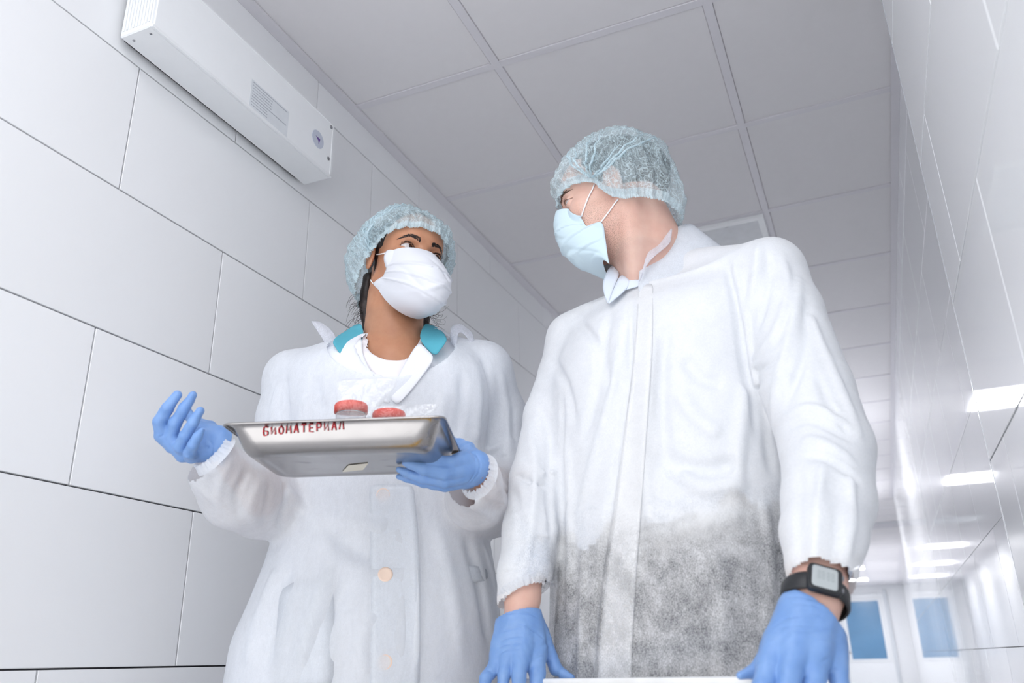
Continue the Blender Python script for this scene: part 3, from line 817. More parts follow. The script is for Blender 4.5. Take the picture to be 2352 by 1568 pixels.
m_mask = mask_fab('pale blue mask cloth', (206, 226, 236))
# ================================================================ THE TALLER WORKER
man = empty('person', P(1530, 1500, 1.42)*np.array((1, 1, 0))+np.array((0, 0, FLOOR)), 'taller worker in white see-through gown, pale blue cap and pale blue mask, looking down', 'person')
PSI = 0.60
Sx = math.cos(PSI)*R0-math.sin(PSI)*G; Tx = np.cross((0, 0, 1), Sx)
rows = [(690, 1400, 1700), (730, 1330, 1750), (790, 1292, 1765), (870, 1272, 1758), (1000, 1272, 1785), (1150, 1276, 1800), (1300, 1272, 1806), (1450, 1268, 1812), (1568, 1262, 1818), (1760, 1240, 1845), (1980, 1240, 1865)]
tor = loft([rowkey(a, b, c, 1.44, 0.60, PSI) for a, b, c in rows], Sx[:2], Tx[:2], 2.3)
NB = P(1532, 655, 1.45)
yoke = union([px_chain([(1500, 690, 1.47, 60), (1318, 783, 1.56, 60)]), px_chain([(1560, 640, 1.44, 66), (1766, 628, 1.31, 78)]), px_chain([(1480, 760, 1.46, 90), (1700, 720, 1.36, 90)])], 0.04)
slL = px_chain([(1318, 783, 1.56, 60), (1292, 860, 1.56, 56), (1256, 955, 1.53, 52), (1232, 1100, 1.49, 59), (1221, 1220, 1.45, 64), (1206, 1320, 1.43, 62), (1199, 1375, 1.425, 54), (1197, 1410, 1.42, 50)], 0.01)
slR = px_chain([(1766, 628, 1.31, 78), (1802, 720, 1.28, 86), (1858, 900, 1.22, 100), (1898, 1030, 1.17, 103), (1902, 1150, 1.12, 102), (1891, 1230, 1.085, 95), (1886, 1295, 1.07, 80), (1884, 1350, 1.065, 74)], 0.01)
cutL = (P(1201, 1352, 1.39), P(1197, 1420, 1.40)-P(1212, 1300, 1.445)+0.045*R0+0.02*G)
cutR = (P(1886, 1290, 1.03), P(1880, 1400, 1.03)-P(1893, 1250, 1.085)+0.012*R0)
def man_base(p):
    d = smin(tor(p), yoke(p), 0.05)
    l = cutplane(slL, *cutL)(p); r = cutplane(slR, *cutR)(p)
    d = smin(d, l, 0.022); return smin(d, r, 0.022)
brM = [  # (points px, width px, height mm): + raises a fold, - sinks it
 ([(1466, 650), (1462, 800), (1440, 980), (1412, 1200), (1385, 1400), (1374, 1560)], 7, 4.0), ([(1452, 700), (1448, 850), (1424, 1020), (1398, 1200), (1368, 1400), (1358, 1560)], 9, -4.5),
 ([(1440, 690), (1420, 830), (1385, 980), (1330, 1180)], 13, 6), ([(1400, 720), (1380, 850), (1345, 1000)], 14, -5), ([(1500, 680), (1490, 850), (1480, 1050), (1500, 1250)], 16, 5), ([(1530, 760), (1520, 900), (1530, 1100)], 16, -5),
 ([(1350, 690), (1420, 740), (1450, 830)], 12, 5), ([(1320, 730), (1370, 790), (1400, 900)], 13, -5),
 ([(1600, 560), (1640, 640), (1700, 740), (1745, 810)], 5, -3.5), ([(1612, 556), (1654, 640), (1712, 735), (1757, 805)], 5, 3.0),
 ([(1665, 590), (1690, 690), (1705, 800), (1722, 900), (1740, 1000)], 10, -9), ([(1682, 600), (1706, 700), (1722, 810), (1740, 900)], 8, 5),
 ([(1740, 880), (1758, 960), (1772, 1080)], 12, -8), ([(1716, 880), (1700, 1000), (1690, 1150)], 16, 5),
 ([(1742, 560), (1735, 640), (1720, 720)], 11, 6), ([(1762, 580), (1765, 660), (1740, 760)], 9, -5), ([(1800, 590), (1810, 680), (1770, 780), (1725, 830)], 11, 5),
 ([(1725, 845), (1770, 815), (1815, 790)], 7, 4), ([(1728, 862), (1775, 835), (1815, 812)], 7, -4), ([(1740, 905), (1780, 885), (1820, 860)], 8, 4),
 ([(1835, 640), (1822, 740), (1790, 860), (1775, 960)], 12, 7), ([(1855, 690), (1850, 800), (1810, 930)], 12, -5), ([(1850, 700), (1905, 830), (1960, 960)], 10, 5),
 ([(1800, 960), (1850, 935), (1900, 945), (1950, 985)], 9, 6), ([(1805, 985), (1850, 965), (1900, 980), (1950, 1010)], 9, -6), ([(1880, 860), (1905, 930), (1950, 1000)], 9, -5), ([(1920, 860), (1950, 940), (1975, 1010)], 10, 4),
 ([(1840, 1010), (1890, 1015), (1960, 1060)], 11, 5), ([(1850, 1045), (1910, 1060), (1975, 1110)], 10, -5), ([(1890, 1060), (1880, 1160), (1870, 1290)], 12, 5), ([(1925, 1080), (1925, 1180), (1915, 1290)], 13, -6), ([(1955, 1080), (1960, 1180), (1945, 1290)], 10, 5), ([(1835, 1080), (1832, 1180), (1835, 1290)], 12, -4),
 ([(1240, 930), (1262, 1000), (1258, 1100), (1262, 1250)], 9, -5), ([(1215, 980), (1230, 1080), (1222, 1200), (1205, 1310)], 10, 5), ([(1180, 1120), (1195, 1200), (1180, 1300)], 9, -4), ([(1190, 1060), (1235, 1085), (1275, 1080)], 8, 4), ([(1185, 1090), (1235, 1115), (1275, 1108)], 8, -4), ([(1195, 1240), (1230, 1225), (1265, 1235)], 8, 3),
 ([(1268, 830), (1300, 880), (1320, 980)], 12, -6), ([(1300, 1000), (1310, 1200), (1305, 1400)], 12, 5), ([(1292, 900), (1288, 1100), (1290, 1300)], 10, -7),
 ([(1340, 1250), (1336, 1400), (1330, 1560)], 10, 4), ([(1560, 1080), (1620, 1120), (1700, 1110)], 20, 5), ([(1500, 1040), (1600, 1080), (1700, 1060)], 20, -5), ([(1490, 1240), (1600, 1200), (1720, 1190)], 26, 5), ([(1560, 900), (1600, 960), (1660, 1000)], 20, 4), ([(1570, 820), (1610, 870), (1660, 880)], 16, -4),
 ([(1440, 1240), (1450, 1400), (1446, 1560)], 18, 4), ([(1640, 1260), (1660, 1400), (1650, 1560)], 22, 4), ([(1590, 1300), (1600, 1450), (1595, 1560)], 18, -3), ([(1755, 1150), (1770, 1300), (1760, 1450)], 12, 4),
 ([(1150, 1322), (1200, 1302), (1250, 1340)], 5, -2.5), ([(1812, 1278), (1880, 1262), (1950, 1300)], 6, -2.5)]
def neck_hole(p):
    a = NB+np.array((0, 0, 0.12)); return p
neckM = cone(P(1532, 690, 1.47), P(1508, 560, 1.455), 0.064, 0.064)
brM = [(a, b*0.85, max(c*2.0, -9)) for a, b, c in brM]
man_g0 = wobble(creases(man_base, brM), 0.0016, 30, 3, 0.55)
man_g = lambda p: np.maximum(man_g0(p), -neckM(p))
dropM = lambda V: (neckM(V) < 0.0022) | (((V-np.float32(cutL[0]))@nrm(cutL[1]).astype(np.float32) > -0.0035) & (slL(V) < 0.004)) | (((V-np.float32(cutR[0]))@nrm(cutR[1]).astype(np.float32) > -0.0035) & (slR(V) < 0.004)) | (V[:, 2] < zhemM+0.008)
zhemM = rowkey(1980, 1240, 1865, 1.44, 0.6, PSI)[0]
loM, hiM = bounds([P(1130, 1300, 1.4), P(2010, 1100, 1.0), P(2010, 1100, 1.2), P(1250, 700, 1.7), P(1600, 520, 1.3), P(1200, 1990, 1.44), P(1900, 1990, 1.44), P(1240, 800, 1.6)], 0.06)
loM[:2] -= 0.1; hiM[:2] += 0.1
o = build_surf('gown', man_g, loM, hiM, 0.0042, m_gownM, man, dropM); o['label'] = 'white see-through non-woven gown'
# shirt, trousers and body below the gown
shirt_f = lambda p: np.maximum(wobble(lambda p: np.maximum(man_base(p)+0.009, -neckM(p)), 0.002, 30, 9)(p), man_g0(p)+0.003)
zwaist = float(P(1560, 1185, 1.33)[2])
hemn = lambda p: 0.022*np.sin(p[:, 0]*31+1.0)+0.014*np.sin(p[:, 0]*71+p[:, 1]*40)+0.15*(((p-np.float32(P(1500, 1200, 1.4)))@np.float32(R0)))
dropS = lambda V: (neckM(V) < 0.004) | (V[:, 2] < zwaist-0.01+hemn(V)) & (np.minimum(slL(V), slR(V)) > 0.0) | (((V-np.float32(cutL[0]))@nrm(cutL[1]).astype(np.float32) > -0.014)) & (slL(V) < 0.004) | (((V-np.float32(cutR[0]))@nrm(cutR[1]).astype(np.float32) > -0.014)) & (slR(V) < 0.004)
o = build_surf('shirt', shirt_f, loM, hiM, 0.008, m_shirt, man, dropS); o['label'] = 'pale blue shirt under the gown'
c0 = P(1540, 1500, 1.44)
legs = []
for sx in (-1, 1):
    hip = c0+Sx*0.085*sx+np.array((0, 0, 0.02)); hip[2] = -0.02
    knee = hip+Tx*0.02*0+np.array((0, 0, -0.37)); ank = hip+np.array((0, 0, -0.70))
    legs += [cone(hip, knee, 0.088, 0.062), cone(knee, ank, 0.062, 0.047)]
    fd = -nrm(Tx) if (Tx@G) > 0 else nrm(Tx)
    mb = chain([ank+np.array((0, 0, -0.055)), ank+fd*0.09+np.array((0, 0, -0.062)), ank+fd*0.16+np.array((0, 0, -0.068))], [0.043, 0.036, 0.030], 0.02)
    mb = cutplane(mb, (0, 0, FLOOR+0.001), (0, 0, -1))
    a = ank+fd*0.07; build_surf('shoe', mb, a-np.array((0.18, 0.18, 0.12)), a+np.array((0.18, 0.18, 0.06)), 0.006, m_shoe, man)
trou = lambda p: smin(np.maximum(tor(p)+0.0065, np.maximum(p[:, 2]-zwaist, -0.06-p[:, 2])), union(legs, 0.03)(p), 0.02)
trou_w = wobble(trou, 0.0025, 26, 5)
o = build_surf('trousers', lambda p: np.maximum(trou_w(p), man_g0(p)+0.0025), np.array((loM[0], loM[1], FLOOR+0.05)), np.array((hiM[0], hiM[1], zwaist+0.03)), 0.008, m_trou, man); o['label'] = 'dark grey trousers showing through the gown'
# head
MM = frame((-0.94, -0.26, 0.15), (-0.18, 0.86, 0.46)); sM = 1.045
earM = P(1400, 408, 1.36); CM = earM-MM@np.array((-0.077, 0, 0))*sM
hf, hs = head_prims(sM, True)
headM, headMs = in_head(hf, CM, MM), in_head(hs, CM, MM)
nk = CM+MM@np.array((0, -0.012, -0.085))*sM; nk2 = CM+MM@np.array((0, -0.03, -0.03))*sM
neck_f = union([cone(nk2, P(1535, 640, 1.46), 0.058, 0.062), cone(nk, P(1520, 690, 1.45), 0.052, 0.066), cone(CM+MM@np.array((-0.06, -0.02, -0.05))*sM, P(1462, 655, 1.40), 0.016, 0.012)], 0.03)
bodyM_f = lambda p: smin(headM(p), neck_f(p), 0.022)
m_skinM = skin_mat('light skin', (226, 188, 172), (214, 168, 152), ((CM+MM@np.array((-0.03, 0.045, -0.085))*sM-np.array(man.location)).tolist(), None, 0.085, (92, 74, 66)))
lo, hi = bounds([CM], 0.15); lo[2] -= 0.13; hi[:2] += 0.02
V1, Q1 = surfnet(bodyM_f, lo, hi, 0.0019)
armsM = union([px_chain([(1318, 800, 1.56, 40), (1258, 960, 1.53, 36), (1234, 1100, 1.49, 40), (1222, 1220, 1.45, 40), (1200, 1370, 1.425, 40), (1196, 1430, 1.415, 38), (1198, 1490, 1.41, 32)], 0.01),
               px_chain([(1760, 650, 1.32, 50), (1858, 900, 1.22, 66), (1898, 1040, 1.165, 66), (1898, 1160, 1.12, 64), (1878, 1345, 1.072, 62), (1852, 1470, 1.05, 55)], 0.01)], 0.02)
torb = lambda p: smin(smin(tor(p)+0.04, yoke(p)+0.035, 0.04), smin(union(legs, 0.03)(p)+0.012, armsM(p), 0.02), 0.02)
torb2 = lambda p: smin(torb(p), np.maximum(neck_f(p), p[:, 2]-float(nk[2])+0.03), 0.02)
V2, Q2 = surfnet(torb2, np.array((loM[0], loM[1], FLOOR+0.03)), hiM, 0.0065)
body = mobj('body', np.concatenate([V1, V2]), np.concatenate([Q1, Q2+len(V1)]), m_skinM, man)
eyeballs(man, CM, MM, sM, (0.05, 1.0, -0.25), (86, 66, 50))
brows_lashes(man, headM, CM, MM, sM, plain('brown brow hair', (96, 72, 58), 0.7), True, 3)
hairM = in_head(lambda p: smax(ell((0, -0.016, 0.047), (0.0785, 0.100, 0.087))(p/sM)*sM, ((p/sM)@np.float32([0, 0.75, -0.66])-0.040)*sM, 0.006), CM, MM)
lo, hi = bounds([CM], 0.15); build_surf('hair', wobble(hairM, 0.0015, 160, 2), lo, hi, 0.004, m_hairM, man)
rim = [(0, 0.104, 0.034), (0.046, 0.088, 0.030), (0.070, 0.060, 0.022), (0.080, 0.030, 0.006), (0.086, 0.012, -0.030), (0.086, -0.012, -0.050), (0.076, -0.045, -0.052), (0.050, -0.085, -0.062), (0, -0.104, -0.074)]
rim = rim+[(-x, y, z) for x, y, z in rim[-2:0:-1]]
o = cap_shell('bouffant_cap', man, CM, MM, sM, rim, (0.094, 0.119, 0.110, 0.112), m_cap, 1, 22, [((-0.09, 0.036, -0.018), 0.22, 0.010)], fan=(343, (-150, -112, -78, -45, -12, 24, 64)), m2=m_capB); o['label'] = 'pale blue see-through bouffant cap'
mo, mv = mask_shell('face_mask', man, headMs, CM, MM, sM, m_mask, -1, [(1342, 486), (1343, 502), (1352, 522), (1382, 512), (1390, 545), (1395, 580), (1399, 606)],
    [(1277, 498), (1273, 522), (1278, 553), (1296, 582), (1326, 604), (1358, 614), (1388, 614)], [0.046, 0.048, 0.052, 0.058, 0.056, 0.052, 0.048], 2); mo['label'] = 'pale blue pleated face mask'
nx = 100
def loops(parent, mv, sgn, hooks, M_, C_, s_, f_, r=0.0013, rows=(4, 88)):
    col = 0 if sgn < 0 else nx-1
    for st, hk in ((mv[rows[0]*nx+col], hooks[0]), (mv[rows[1]*nx+col], hooks[1])):
        e = hk if isinstance(hk, np.ndarray) else C_+M_@(np.array(hk)*s_)
        mb = MB(); pts = []
        for t in np.linspace(0, 1, 9):
            q = st*(1-t)+e*t; d = float(f_(q[None].astype(np.float32))[0]); g = grad(f_, q)
            if d < r+0.0006: q = q+g*(r+0.0006-d)
            pts.append(q)
        mb.tube(pts, r, 8); mb.build('ear_loop', m_mask_ear, parent, True, False)
loops(man, mv, -1, [march(bodyM_f, 1366, 424), march(bodyM_f, 1421, 458)], MM, CM, sM, bodyM_f, 0.0014, (3, 47))
loops(man, mv, 1, [(0.081, 0.032, 0.008), (0.086, -0.006, -0.045)], MM, CM, sM, bodyM_f, 0.0014, (3, 47))
# gloves
gl = [[(1166, 1424, 1.415, 24), (1150, 1480, 1.40, 22), (1138, 1532, 1.385, 17), (1116, 1556, 1.37, 14), (1108, 1600, 1.365, 12), (1112, 1640, 1.39, 11)],
      [(1180, 1412, 1.41, 26), (1170, 1490, 1.39, 22), (1158, 1550, 1.37, 15), (1152, 1600, 1.365, 13), (1156, 1650, 1.39, 12)],
      [(1200, 1408, 1.41, 26), (1198, 1490, 1.385, 24), (1192, 1552, 1.365, 17), (1190, 1605, 1.36, 14), (1194, 1655, 1.39, 12)],
      [(1218, 1418, 1.415, 24), (1232, 1490, 1.40, 23), (1234, 1545, 1.38, 19), (1232, 1600, 1.37, 15), (1236, 1650, 1.39, 13)],
      [(1212, 1412, 1.42, 24), (1240, 1450, 1.42, 20), (1262, 1500, 1.415, 16), (1277, 1535, 1.41, 15), (1296, 1549, 1.405, 11), (1313, 1556, 1.40, 8)],
      [(1196, 1385, 1.42, 45), (1194, 1430, 1.415, 46)], [(1172, 1425, 1.415, 27), (1150, 1500, 1.398, 20)], [(1184, 1425, 1.41, 32), (1172, 1510, 1.388, 24)], [(1206, 1425, 1.41, 32), (1204, 1512, 1.388, 26)], [(1216, 1430, 1.41, 28), (1232, 1500, 1.40, 22)], [(1216, 1430, 1.42, 24), (1244, 1470, 1.42, 16)]]
wrL = [([(1150, 1452), (1190, 1441), (1240, 1452)], 2.5, -1.2), ([(1146, 1472), (1180, 1462), (1205, 1462)], 2.5, -1.0), ([(1190, 1430), (1225, 1445), (1250, 1468)], 2.5, -1.2), ([(1142, 1488), (1170, 1478), (1200, 1476)], 2.5, -1.0), ([(1138, 1506), (1165, 1492), (1200, 1488)], 2.5, -1.0), ([(1148, 1418), (1190, 1405), (1238, 1418)], 2.5, -1.4), ([(1120, 1538), (1135, 1545)], 3, -1.5), ([(1215, 1525), (1235, 1510), (1252, 1508)], 2.5, -1.0), ([(1258, 1505), (1272, 1500)], 2, -.9), ([(1260, 1518), (1276, 1513)], 2, -.9)]
glove_mesh('glove', gl, 0.010, m_glove, man, (P(1195, 1399, 1.39), P(1197, 1340, 1.40)-P(1195, 1399, 1.39)-0.010*R0), 0.0017, wrL, 1)
gr = [[(1822, 1395, 1.06, 30), (1795, 1460, 1.05, 32), (1768, 1525, 1.035, 30), (1754, 1580, 1.02, 26), (1752, 1640, 1.04, 22)],
      [(1850, 1395, 1.05, 34), (1832, 1470, 1.035, 34), (1815, 1545, 1.015, 28), (1810, 1600, 1.01, 25), (1812, 1660, 1.03, 23)],
      [(1878, 1405, 1.05, 34), (1872, 1480, 1.035, 34), (1870, 1548, 1.02, 29), (1868, 1605, 1.015, 25), (1868, 1660, 1.03, 23)],
      [(1905, 1420, 1.06, 30), (1912, 1480, 1.05, 28), (1922, 1535, 1.035, 25), (1932, 1590, 1.03, 21), (1930, 1640, 1.045, 19)],
      [(1830, 1410, 1.07, 30), (1785, 1470, 1.075, 28), (1752, 1522, 1.07, 20), (1728, 1543, 1.065, 15), (1700, 1551, 1.06, 10)],
      [(1866, 1350, 1.07, 62), (1862, 1410, 1.06, 62)], [(1830, 1410, 1.055, 36), (1790, 1485, 1.045, 32)], [(1850, 1410, 1.048, 38), (1828, 1500, 1.03, 34)], [(1880, 1415, 1.048, 38), (1872, 1500, 1.03, 34)], [(1900, 1425, 1.055, 34), (1914, 1500, 1.045, 28)], [(1830, 1420, 1.07, 32), (1782, 1480, 1.075, 26)]]
wrR = [([(1765, 1450), (1800, 1422), (1860, 1414), (1930, 1424)], 3, -1.3), ([(1820, 1385), (1860, 1388), (1930, 1410)], 3, -1.2), ([(1805, 1370), (1850, 1372), (1900, 1388)], 2.5, -1.2), ([(1820, 1448), (1860, 1450), (1910, 1446)], 3, -1.0), ([(1870, 1472), (1900, 1470), (1935, 1482)], 3, -1.2), ([(1885, 1520), (1910, 1508), (1935, 1512)], 3, -1.4), ([(1895, 1555), (1912, 1540), (1930, 1540)], 3, -1.2), ([(1735, 1530), (1745, 1522)], 3, -1.2), ([(1790, 1440), (1830, 1436), (1880, 1438)], 3, -.9)]
glove_mesh('glove', gr, 0.012, m_glove, man, (P(1871, 1386, 1.04), P(1885, 1320, 1.05)-P(1868, 1386, 1.04)+0.016*R0), 0.0017, wrR, 2)
# glove cuffs: rolled beads
def ringbead(name, f, o_, n_, r, m, parent, ph0=0):
    """small rolled edge following the cut outline of an arm"""
    n = nrm(n_); a = nrm(np.cross(n, (0.1, 0.2, 0.97))); b = np.cross(n, a); pts = []
    for k in range(48):
        th = 2*math.pi*k/48; d = math.cos(th)*a+math.sin(th)*b
        pts.append(march_dir(f, np.asarray(o_)-n*0.001+d*0.12, -d, 0.15))
    pts.append(pts[0]); pts.append(pts[1])
    mb = MB(); mb.tube(pts, r, 8, False); return mb.build(name, m, parent, True, False)
# gathered cuffs of the gown
def cuff_ring(parent, c, n_, ra, rb, ax, length, m, seed, flare=1.15, inner=0.8):
    n = nrm(n_); a = nrm(ax-n*(ax@n)); b = np.cross(n, a); N = 150; T = 10; vs = []; rs = np.random.RandomState(seed); ph = rs.uniform(0, 6, 4)
    for i in range(N):
        th = 2*math.pi*i/N
        for j in range(T):
            t = j/(T-1); q = 1+(inner-1)*math.sin(t*math.pi/2)+(0.05*math.sin(23*th+ph[0])+0.035*math.sin(37*th+ph[1]+2*t))*t
            vs.append(c-n*0.004+n*length*(t if t < 0.6 else 0.6+0.5*(t-0.6))+(a*math.cos(th)*ra+b*math.sin(th)*rb)*q)
    return mobj('gathered_cuff', vs, grid_faces(N, T, True), m, parent)
cuff_ring(man, P(1200, 1350, 1.415), -nrm(cutL[1])*-1, 0.043, 0.040, R0, 0.016, m_gownSolid, 1)
cuff_ring(man, P(1886, 1288, 1.068), nrm(cutR[1]), 0.042, 0.038, R0, 0.010, m_gownSolid, 2)
# placket strip, doubled cloth, lying on the gown front
def drape(name, rows_px, f, off, m, parent, t=0.0008, sub=1):
    R_ = []
    for r in rows_px:
        q = []
        for (x, y) in r:
            p = march(f, x, y)
            if p is None: p = P(x, y, 1.4)
            q.append(p-nrm(p)*off)
        R_.append(q)
    return sheet(name, R_, m, parent, t, sub)
def lerp_rows(L, Rr, n, m):
    L = catmull(np.array(L, float), n); Rr = catmull(np.array(Rr, float), n)
    return [[tuple(a*(1-k/m)+b*k/m) for k in range(m+1)] for a, b in zip(L, Rr)]
pl = lerp_rows([(1467, 652), (1458, 800), (1436, 980), (1410, 1200), (1385, 1400), (1372, 1580), (1368, 1640)], [(1500, 652), (1498, 800), (1486, 980), (1470, 1200), (1456, 1400), (1448, 1580), (1446, 1640)], 5, 4)
drape('placket', pl, man_g, 0.0018, m_gownM, man)['label'] = 'doubled front edge of the gown'
# stand collar of the gown, tilted lapel and the shirt collar
def strip(name, A, B, m, parent, mid=3, t=0.0009, sub=2, bow=0.0):
    A = [P(*q) for q in A]; B = [P(*q) for q in B]; R_ = []
    for a, b in zip(A, B):
        R_.append([a*(1-k/mid)+b*k/mid-nrm(a)*bow*math.sin(math.pi*k/mid) for k in range(mid+1)])
    return sheet(name, R_, m, parent, t, sub)
o = strip('gown_collar', [(1464, 672, 1.362), (1510, 704, 1.348), (1580, 680, 1.345), (1640, 620, 1.345), (1668, 580, 1.37), (1660, 560, 1.44), (1600, 560, 1.53), (1520, 575, 1.57)],
          [(1470, 610, 1.385), (1497, 570, 1.395), (1522, 538, 1.40), (1556, 520, 1.41), (1592, 508, 1.43), (1618, 542, 1.47), (1590, 540, 1.53), (1520, 540, 1.56)], m_gownSolid, man, bow=0.003); o['label'] = 'stand-up collar of the gown'
m_lap = fabric('white non-woven single layer', (236, 238, 246), 0.35, 0.6, 700, 0.4, 0.3, 40)
o = strip('collar_flap', [(1466, 650, 1.36), (1474, 628, 1.36), (1490, 600, 1.36), (1510, 582, 1.365), (1540, 560, 1.37)], [(1476, 634, 1.37), (1484, 574, 1.37), (1510, 570, 1.375), (1530, 540, 1.38), (1545, 520, 1.385)], m_lap, man, bow=0.002); o['label'] = 'thin see-through collar flap against the neck'
o = strip('shirt_collar', [(1426, 630, 1.415), (1412, 656, 1.395), (1397, 697, 1.375)], [(1444, 640, 1.395), (1452, 656, 1.38), (1400, 697, 1.374)], m_shirt, man, bow=0.003, t=0.0016, sub=1); o['label'] = 'pale blue shirt collar'
o = strip('shirt_collar', [(1404, 606, 1.44), (1388, 634, 1.43), (1382, 660, 1.415), (1394, 694, 1.38)], [(1424, 628, 1.42), (1414, 650, 1.40), (1406, 670, 1.39), (1398, 696, 1.376)], m_shirt, man, bow=0.003, t=0.0012, sub=1); o['label'] = 'pale blue shirt collar'
o = strip('shirt_collar', [(1444, 640, 1.395), (1458, 643, 1.385), (1474, 642, 1.378)], [(1430, 668, 1.385), (1448, 662, 1.378), (1474, 656, 1.37)], m_shirt, man, bow=0.002, t=0.0012, sub=1); o['label'] = 'pale blue shirt collar'
# wrist watch
Cw = P(1872, 1374, 1.066); axw = nrm(P(1868, 1400, 1.052)-P(1890, 1290, 1.085)+0.01*R0+np.array((0, 0, -0.0))); 
fwd = nrm(-(G)-axw*(-(G)@axw)); sdw = np.cross(axw, fwd)
m_band = plain('black watch strap rubber', (34, 36, 40), 0.42, var=0.1)
mb = MB(); N = 56; prof = [(-0.0125, 0.0), (-0.0125, 0.0026), (-0.009, 0.0038), (0.009, 0.0038), (0.0125, 0.0026), (0.0125, 0.0)]
vs = []
for i in range(N):
    th = 2*math.pi*i/N; ca, sa = math.cos(th), math.sin(th); ww = 0.78+0.22*max(0, ca)
    for (w, t_) in prof: vs.append(Cw+axw*w*ww+(fwd*ca*(0.0335+t_)+sdw*sa*(0.0375+t_)))
fs = [(i*6+j, ((i+1) % N)*6+j, ((i+1) % N)*6+j+1, i*6+j+1) for i in range(N) for j in range(5)]
watch = mobj('wrist_watch', vs, fs, m_band, man); recalc(watch); watch['label'] = 'black digital wrist watch'
rt = sdw if (sdw@R0) > 0 else -sdw
cd = nrm(fwd*0.99-rt*0.10); cw2 = nrm(np.cross(axw, cd)); cc = Cw+cd*0.040
if cw2@R0 < 0: cw2 = -cw2
def rbox(name, c, X, Y, Z, hx, hy, hz, rad, m, parent):
    mb = MB(); pts = []
    for q in range(4):
        cx = (hx-rad)*(1 if q in (0, 3) else -1); cy = (hy-rad)*(1 if q in (0, 1) else -1)
        for k in range(6):
            th = math.pi/2*(q+k/5); pts.append((cx+rad*math.cos(th), cy+rad*math.sin(th)))
    n = len(pts); vs = []
    for z, sc in ((-hz, 1), (hz*0.6, 1), (hz, 0.93)): vs += [c+X*x*sc+Y*y*sc+Z*z for x, y in pts]
    fs = [(i*n+k, i*n+(k+1) % n, (i+1)*n+(k+1) % n, (i+1)*n+k) for i in range(2) for k in range(n)]+[tuple(range(n))[::-1], tuple(2*n+k for k in range(n))]
    mb.add(vs, fs); return mb.build(name, m, parent)
rbox('watch_case', cc, cw2, axw, cd, 0.0200, 0.0185, 0.0045, 0.006, m_band, watch)
rbox('watch_face', cc+cd*0.0040-cw2*0.0008, cw2, axw, cd, 0.0150, 0.0150, 0.0012, 0.004, plain('pale lcd glass', (178, 184, 186), 0.2, var=0.02), watch)
mb = MB()
for k, xx in enumerate((-0.008, -0.003, 0.003, 0.008)):
    for yy in (-0.005, 0.001):
        mb.box((-0.0014, -0.0022, 0), (-0.0009, 0.0022, 0.0002), np.stack([cw2, axw, cd], 1), cc+cd*0.0052+cw2*xx+axw*yy)
        mb.box((0.0009, -0.0022, 0), (0.0014, 0.0022, 0.0002), np.stack([cw2, axw, cd], 1), cc+cd*0.0052+cw2*xx+axw*yy)
    for yy in (-0.0075, -0.002, 0.0035): mb.box((-0.0012, -0.0002, 0), (0.0012, 0.0002, 0.0002), np.stack([cw2, axw, cd], 1), cc+cd*0.0052+cw2*xx+axw*yy)
mb.build('watch_digits', plain('faint lcd digits', (140, 148, 150), 0.4), watch, fix=False)
for k in (-1, 1):
    rbox('watch_button', cc+cw2*0.0205+axw*0.009*k, axw, cd, cw2, 0.003, 0.0015, 0.0018, 0.001, m_steel, watch)
# ================================================================ THE SHORTER WORKER
wom = empty('person', P(890, 1500, 1.60)*np.array((1, 1, 0))+np.array((0, 0, FLOOR)), 'worker in white mask, pale blue cap and teal-collared coat, holding a steel tray', 'person')
PW = -0.12
Sw = math.cos(PW)*R0-math.sin(PW)*G; Tw = np.cross((0, 0, 1), Sw)
rowsW = [(770, 830, 990), (815, 730, 1060), (860, 672, 1112), (950, 655, 1120), (1080, 652, 1112), (1200, 642, 1118), (1290, 620, 1132), (1380, 586, 1146), (1470, 545, 1150), (1568, 528, 1146), (1760, 500, 1160), (2050, 480, 1150)]
torW = loft([rowkey(a, b, c, 1.60, 0.60, PW) for a, b, c in rowsW], Sw[:2], Tw[:2], 2.3)
yokW = union([px_chain([(850, 825, 1.61, 48), (672, 868, 1.60, 60)]), px_chain([(950, 815, 1.61, 50), (1110, 850, 1.63, 64)]), px_chain([(760, 900, 1.57, 80), (1030, 900, 1.57, 80)])], 0.04)
swL = px_chain([(672, 868, 1.60, 60), (650, 960, 1.585, 56), (632, 1070, 1.55, 60), (600, 1150, 1.50, 82), (545, 1128, 1.43, 82), (505, 1085, 1.38, 62), (478, 1048, 1.345, 50), (452, 1022, 1.33, 46)], 0.02)
swR = px_chain([(1110, 850, 1.63, 64), (1148, 960, 1.67, 60), (1160, 1070, 1.67, 64), (1136, 1146, 1.645, 80), (1094, 1144, 1.465, 67), (1090, 1105, 1.37, 58), (1072, 1085, 1.335, 48)], 0.02)
cutWL = (P(492, 1052, 1.345), P(452, 1015, 1.33)-P(520, 1085, 1.38)-0.006*R0)
cutWR = (P(1100, 1098, 1.35), P(1040, 1062, 1.31)-P(1110, 1108, 1.385))
def wom_base(p):
    d = smin(torW(p), yokW(p), 0.05)
    d = smin(d, cutplane(swL, *cutWL)(p), 0.02); return smin(d, cutplane(swR, *cutWR)(p), 0.02)
